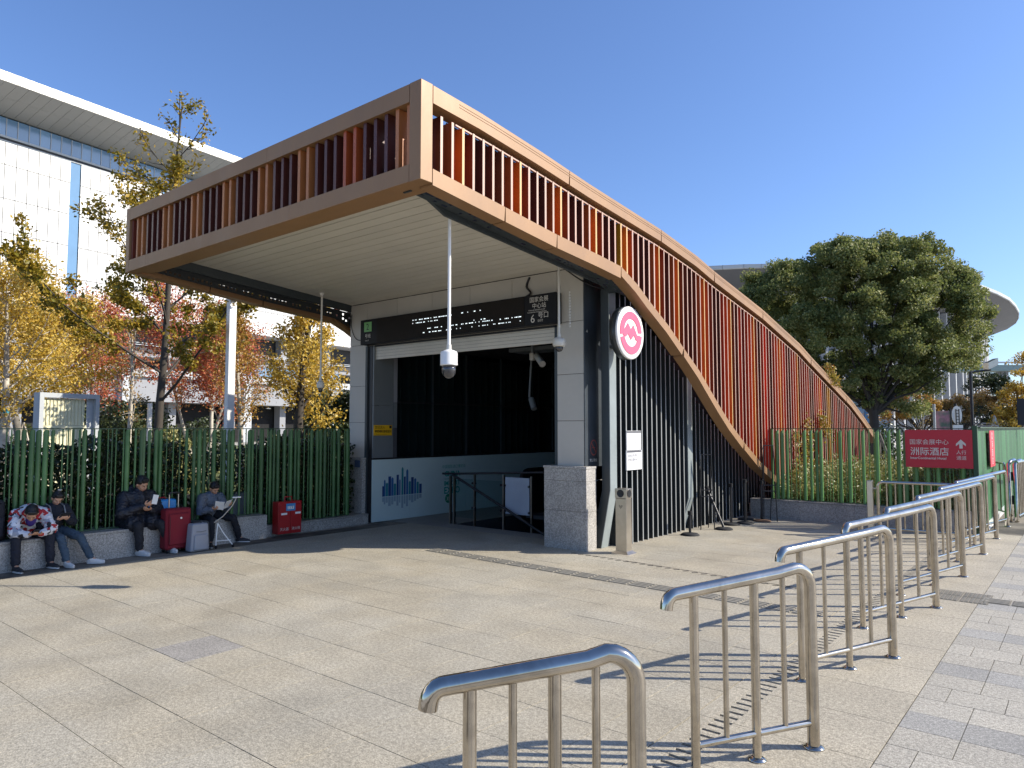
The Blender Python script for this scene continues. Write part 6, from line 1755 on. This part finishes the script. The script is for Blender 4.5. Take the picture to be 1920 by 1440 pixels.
strips = {round((v - 0) / pw) for v in (5.55, 14.3, 22.9, 32.2)}
rest = MB(); cntp = 0
for i in range(-64, 68):
    t_ = i * pw
    if i in strips:
        m = MB(); obox(m, t_ + .0, t_ + pw - .04, -.10, -.03, 13.5, 26.28, P0, hdv, hn); m.build('window_strip', M['farglass'], hall); continue
    for (a, b), me in zip(rows_z, meshes):
        if -2 <= i <= 42:
            p = P0 + hdv * (t_ + .02) + Vector((0, 0, a)); piece('facade_panel', me, hall, tuple(p)); cntp += 1
        else: obox(rest, t_ + .02, t_ + pw - .03, 0, .05, a, b, P0, hdv, hn)
tag(rest.build('outer_facade_panels', M['facade'], hall), kind='stuff')
gm = hall_mesh(pw - .06, 0, 1.55, .03, M['farglass']); gm2 = hall_mesh(pw - .06, 0, .42, .03, M['farglass']); restg = MB()
for i in range(-64, 68):
    t_ = i * pw
    if -2 <= i <= 42:
        p = P0 + hdv * (t_ + .03) - hn * .03 + Vector((0, 0, 26.82)); piece('glass_pane', gm, hall, tuple(p))
    else: obox(restg, t_ + .03, t_ + pw - .03, -.03, 0, 26.4, 28.37, P0, hdv, hn)
tag(restg.build('outer_glass_panes', M['farglass'], hall), kind='stuff')
hb('transom', -60, 62, -.02, .08, 26.62, 26.80, M['mull']); hb('transom', -60, 62, -.02, .06, 26.30, 26.40, M['mull'])
for i in range(-3, 44):
    t_ = i * pw; hb('mullion', t_ - .03, t_ + .03, -.02, .05, 26.82, 28.37, M['mull'])
# eave: underside panels climbing outward, white fascia
OV = 4.6
def eave(t0_, t1_, par, nm='eave_panel', w0=.02, w1=OV, mb=None):
    f0 = w0 / OV; f1 = w1 / OV
    za = 28.45 + f0 * (1.15 + .018 * t0_); zb = 28.45 + f1 * (1.15 + .018 * t0_); zc = 28.45 + f0 * (1.15 + .018 * t1_); zd = 28.45 + f1 * (1.15 + .018 * t1_)
    vs = [P0 + hdv * t0_ + hn * w0 + Vector((0, 0, za)), P0 + hdv * t1_ + hn * w0 + Vector((0, 0, zc)), P0 + hdv * t1_ + hn * w1 + Vector((0, 0, zd)), P0 + hdv * t0_ + hn * w1 + Vector((0, 0, zb))]
    vs += [v + Vector((0, 0, .08)) for v in vs]
    m = mb or MB(); m.add(vs, [(0, 1, 2, 3), (4, 5, 6, 7), (0, 1, 5, 4), (1, 2, 6, 5), (2, 3, 7, 6), (3, 0, 4, 7)])
    if mb is None: m.build(nm, M['soffit_far'], par)
reste = MB()
for i in range(-33, 34):
    t_ = i * pw * 2 * .5 * 1.0
i = -64
for i in range(-64, 68):
    t_ = i * pw - 2.2
    if -1 <= i <= 36:
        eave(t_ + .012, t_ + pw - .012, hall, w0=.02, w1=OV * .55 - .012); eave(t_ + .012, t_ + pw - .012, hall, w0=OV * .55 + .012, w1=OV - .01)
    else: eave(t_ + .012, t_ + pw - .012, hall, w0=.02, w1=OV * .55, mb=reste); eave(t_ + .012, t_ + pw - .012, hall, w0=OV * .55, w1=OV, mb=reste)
tag(reste.build('outer_eave_panels', M['soffit_far'], hall), kind='stuff')
restf = MB()
for i in range(-64, 68):
    t_ = i * pw - 2.2; z = 29.6 + .018 * t_
    m = MB() if -1 <= i <= 36 else restf
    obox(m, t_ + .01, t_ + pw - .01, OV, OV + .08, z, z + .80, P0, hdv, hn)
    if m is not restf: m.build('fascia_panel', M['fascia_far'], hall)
tag(restf.build('outer_fascia_panels', M['fascia_far'], hall), kind='stuff')
m = MB(); vs = []
for t_ in (-60, 62):
    for w_, dz in ((-26, 0.6), (OV - .01, .70)):
        for q in (0, -.15): vs.append(P0 + hdv * t_ + hn * w_ + Vector((0, 0, 29.6 + .018 * t_ + dz + q)))
m.add(vs, [(0, 2, 6, 4), (1, 5, 7, 3), (0, 1, 3, 2), (4, 6, 7, 5), (0, 4, 5, 1), (2, 3, 7, 6)]); m.build('roof', M['rim'], hall)
# podium under the white hall
hb('floor_edge', -60, 62, -8, .3, 12.55, 13.45, M['facade'])
hb('recess_wall', -60, 62, -8, -3, 0, 12.5, M['fardark'])
for t_ in np.arange(-58, 60, 7.5): hb('column', t_, t_ + .9, -2.6, -1.6, 0, 12.5, M['fargrey'])
hb('gallery_edge', -60, 62, -3, .4, 8.75, 9.10, M['fargrey']); hb('gallery_edge', -60, 62, -3, .6, 6.75, 7.55, M['mull'])
i = 0
for t_ in np.arange(24, 40, .95):
    hb('glass_pane', t_ + .03, t_ + .92, .38, .42, 7.58, 8.7, M['farglass'])
hb('grey_wall', -60, 62, -2.8, .2, 4.3, 6.72, M['fargrey'])
for z in (10.1, 9.9): hb('handrail', -60, 62, .3, .36, z, z + .07, M['mull'])
for t_ in np.arange(20, 40, 2.1): hb('rail_post', t_, t_ + .06, .3, .36, 9.1, 10.1, M['mull'])
for t_ in (27, 29.5, 33, 36): hb('ceiling_lamp', t_, t_ + .55, -1.2, -1.0, 3.95, 4.05, M['white'])
hb('wall_opening', -60, 62, -2.9, -2.8, 0, 4.28, M['blackm'])
for t_ in (24.6, 37.6, 10.5): hb('column', t_, t_ + 1.1, .2, .9, 0, 6.7, M['mull'])

# far curved hall on the right
rim = [at(1180, 160), at(1320, 153), at(1400, 151), at(1500, 150), at(1620, 151), at(1720, 155), at(1800, 163), at(1850, 173), at(1880, 181), at(1902, 190), at(1913, 200), at(1919, 211), at(1918, 221), at(1912, 232), at(1895, 246), at(1870, 258), at(1700, 270), at(1180, 275)]
hall2 = empty('curved_hall', at(1600, 180), 'distant exhibition hall with a curved overhanging roof rim and tall pale columns', 'building')
rimv = [Vector((a[0], a[1], 0)) for a in rim]; ctr = Vector(at(1450, 215)); ctr.z = 0
def dens(pl, step):
    out = []
    for a, b in zip(pl[:-1], pl[1:]):
        k = max(1, int((b - a).length / step))
        for q in range(k): out.append(a.lerp(b, q / k))
    out.append(pl[-1]); return out
rd = dens(rimv, 3.2)
def inset(p, w): return p + (ctr - p).normalized() * w
zt = 36.8
m = MB()
for a, b in zip(rd[:-1], rd[1:]):
    a2 = a.lerp(b, .01); b2 = a.lerp(b, .99)
    m = MB(); vs = [a2 + Vector((0, 0, zt - .80)), b2 + Vector((0, 0, zt - .80)), b2 + Vector((0, 0, zt)), a2 + Vector((0, 0, zt))]
    vs += [inset(v, .3) for v in vs]
    m.add(vs, [(0, 1, 2, 3), (7, 6, 5, 4), (0, 4, 5, 1), (2, 6, 7, 3), (0, 3, 7, 4), (1, 5, 6, 2)]); m.build('fascia_panel', M['rim'], hall2)
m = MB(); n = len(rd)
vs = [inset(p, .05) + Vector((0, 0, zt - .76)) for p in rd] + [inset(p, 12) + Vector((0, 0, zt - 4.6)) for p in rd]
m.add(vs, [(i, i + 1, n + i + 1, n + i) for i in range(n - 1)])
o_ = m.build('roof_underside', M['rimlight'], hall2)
m = MB(); vs = [p + Vector((0, 0, zt)) for p in rd] + [ctr + Vector((0, 0, zt + 1.5))]
m.add(vs, [(i, i + 1, n) for i in range(n - 1)]); m.build('roof', M['rim'], hall2)
m = MB(); vs = [inset(p, 13) + Vector((0, 0, 0)) for p in rd] + [inset(p, 13) + Vector((0, 0, zt - 4.4)) for p in rd]
m.add(vs, [(i, i + 1, n + i + 1, n + i) for i in range(n - 1)]); m.build('wall', mat('hall_glass_wall', (0.10, 0.13, 0.17), 0.3, var=0.15, scale=.2), hall2)
pj = dens([inset(p, 12.2) for p in rimv], 3.6)
colm = mat('pale_column', (0.36, 0.37, 0.38), 0.6, var=0.05)
for p in pj:
    MB().box(p.x - .8, p.x + .8, p.y - .8, p.y + .8, 0, zt - 4.7).build('column', colm, hall2)
for z in (8, 12, 16, 20, 24, 28):
    m = MB(); vs = [inset(p, 12.8) + Vector((0, 0, z)) for p in rd] + [inset(p, 12.8) + Vector((0, 0, z + .5)) for p in rd]
    m.add(vs, [(i, i + 1, n + i + 1, n + i) for i in range(n - 1)]); m.build('spandrel', M['mull'], hall2)
b = Vector(at(1870, 90)); br_ = empty('footbridge', tuple(b), 'pale green elevated footbridge in front of the curved hall', 'bridge')
m = MB(); obox(m, -5, 30, 0, 3, zat(695, 90), zat(684, 90), b, w, fw); m.build('deck', mat('pale_green_steel', (0.24, 0.32, 0.29), 0.6), br_)
m = MB(); obox(m, -5, 30, -.1, 0, zat(681, 90), zat(678, 90), b, w, fw); m.build('handrail', M['mull'], br_)
for q in range(12):
    m = MB(); obox(m, -4.5 + q * 2.8, -4.4 + q * 2.8, -.1, 0, zat(684, 90), zat(680, 90), b, w, fw); m.build('rail_post', M['mull'], br_)
for q in (1.4, 20): 
    m = MB(); obox(m, q, q + .9, 1, 2, 0, zat(695, 90), b, w, fw); m.build('pier', M['fargrey'], br_)
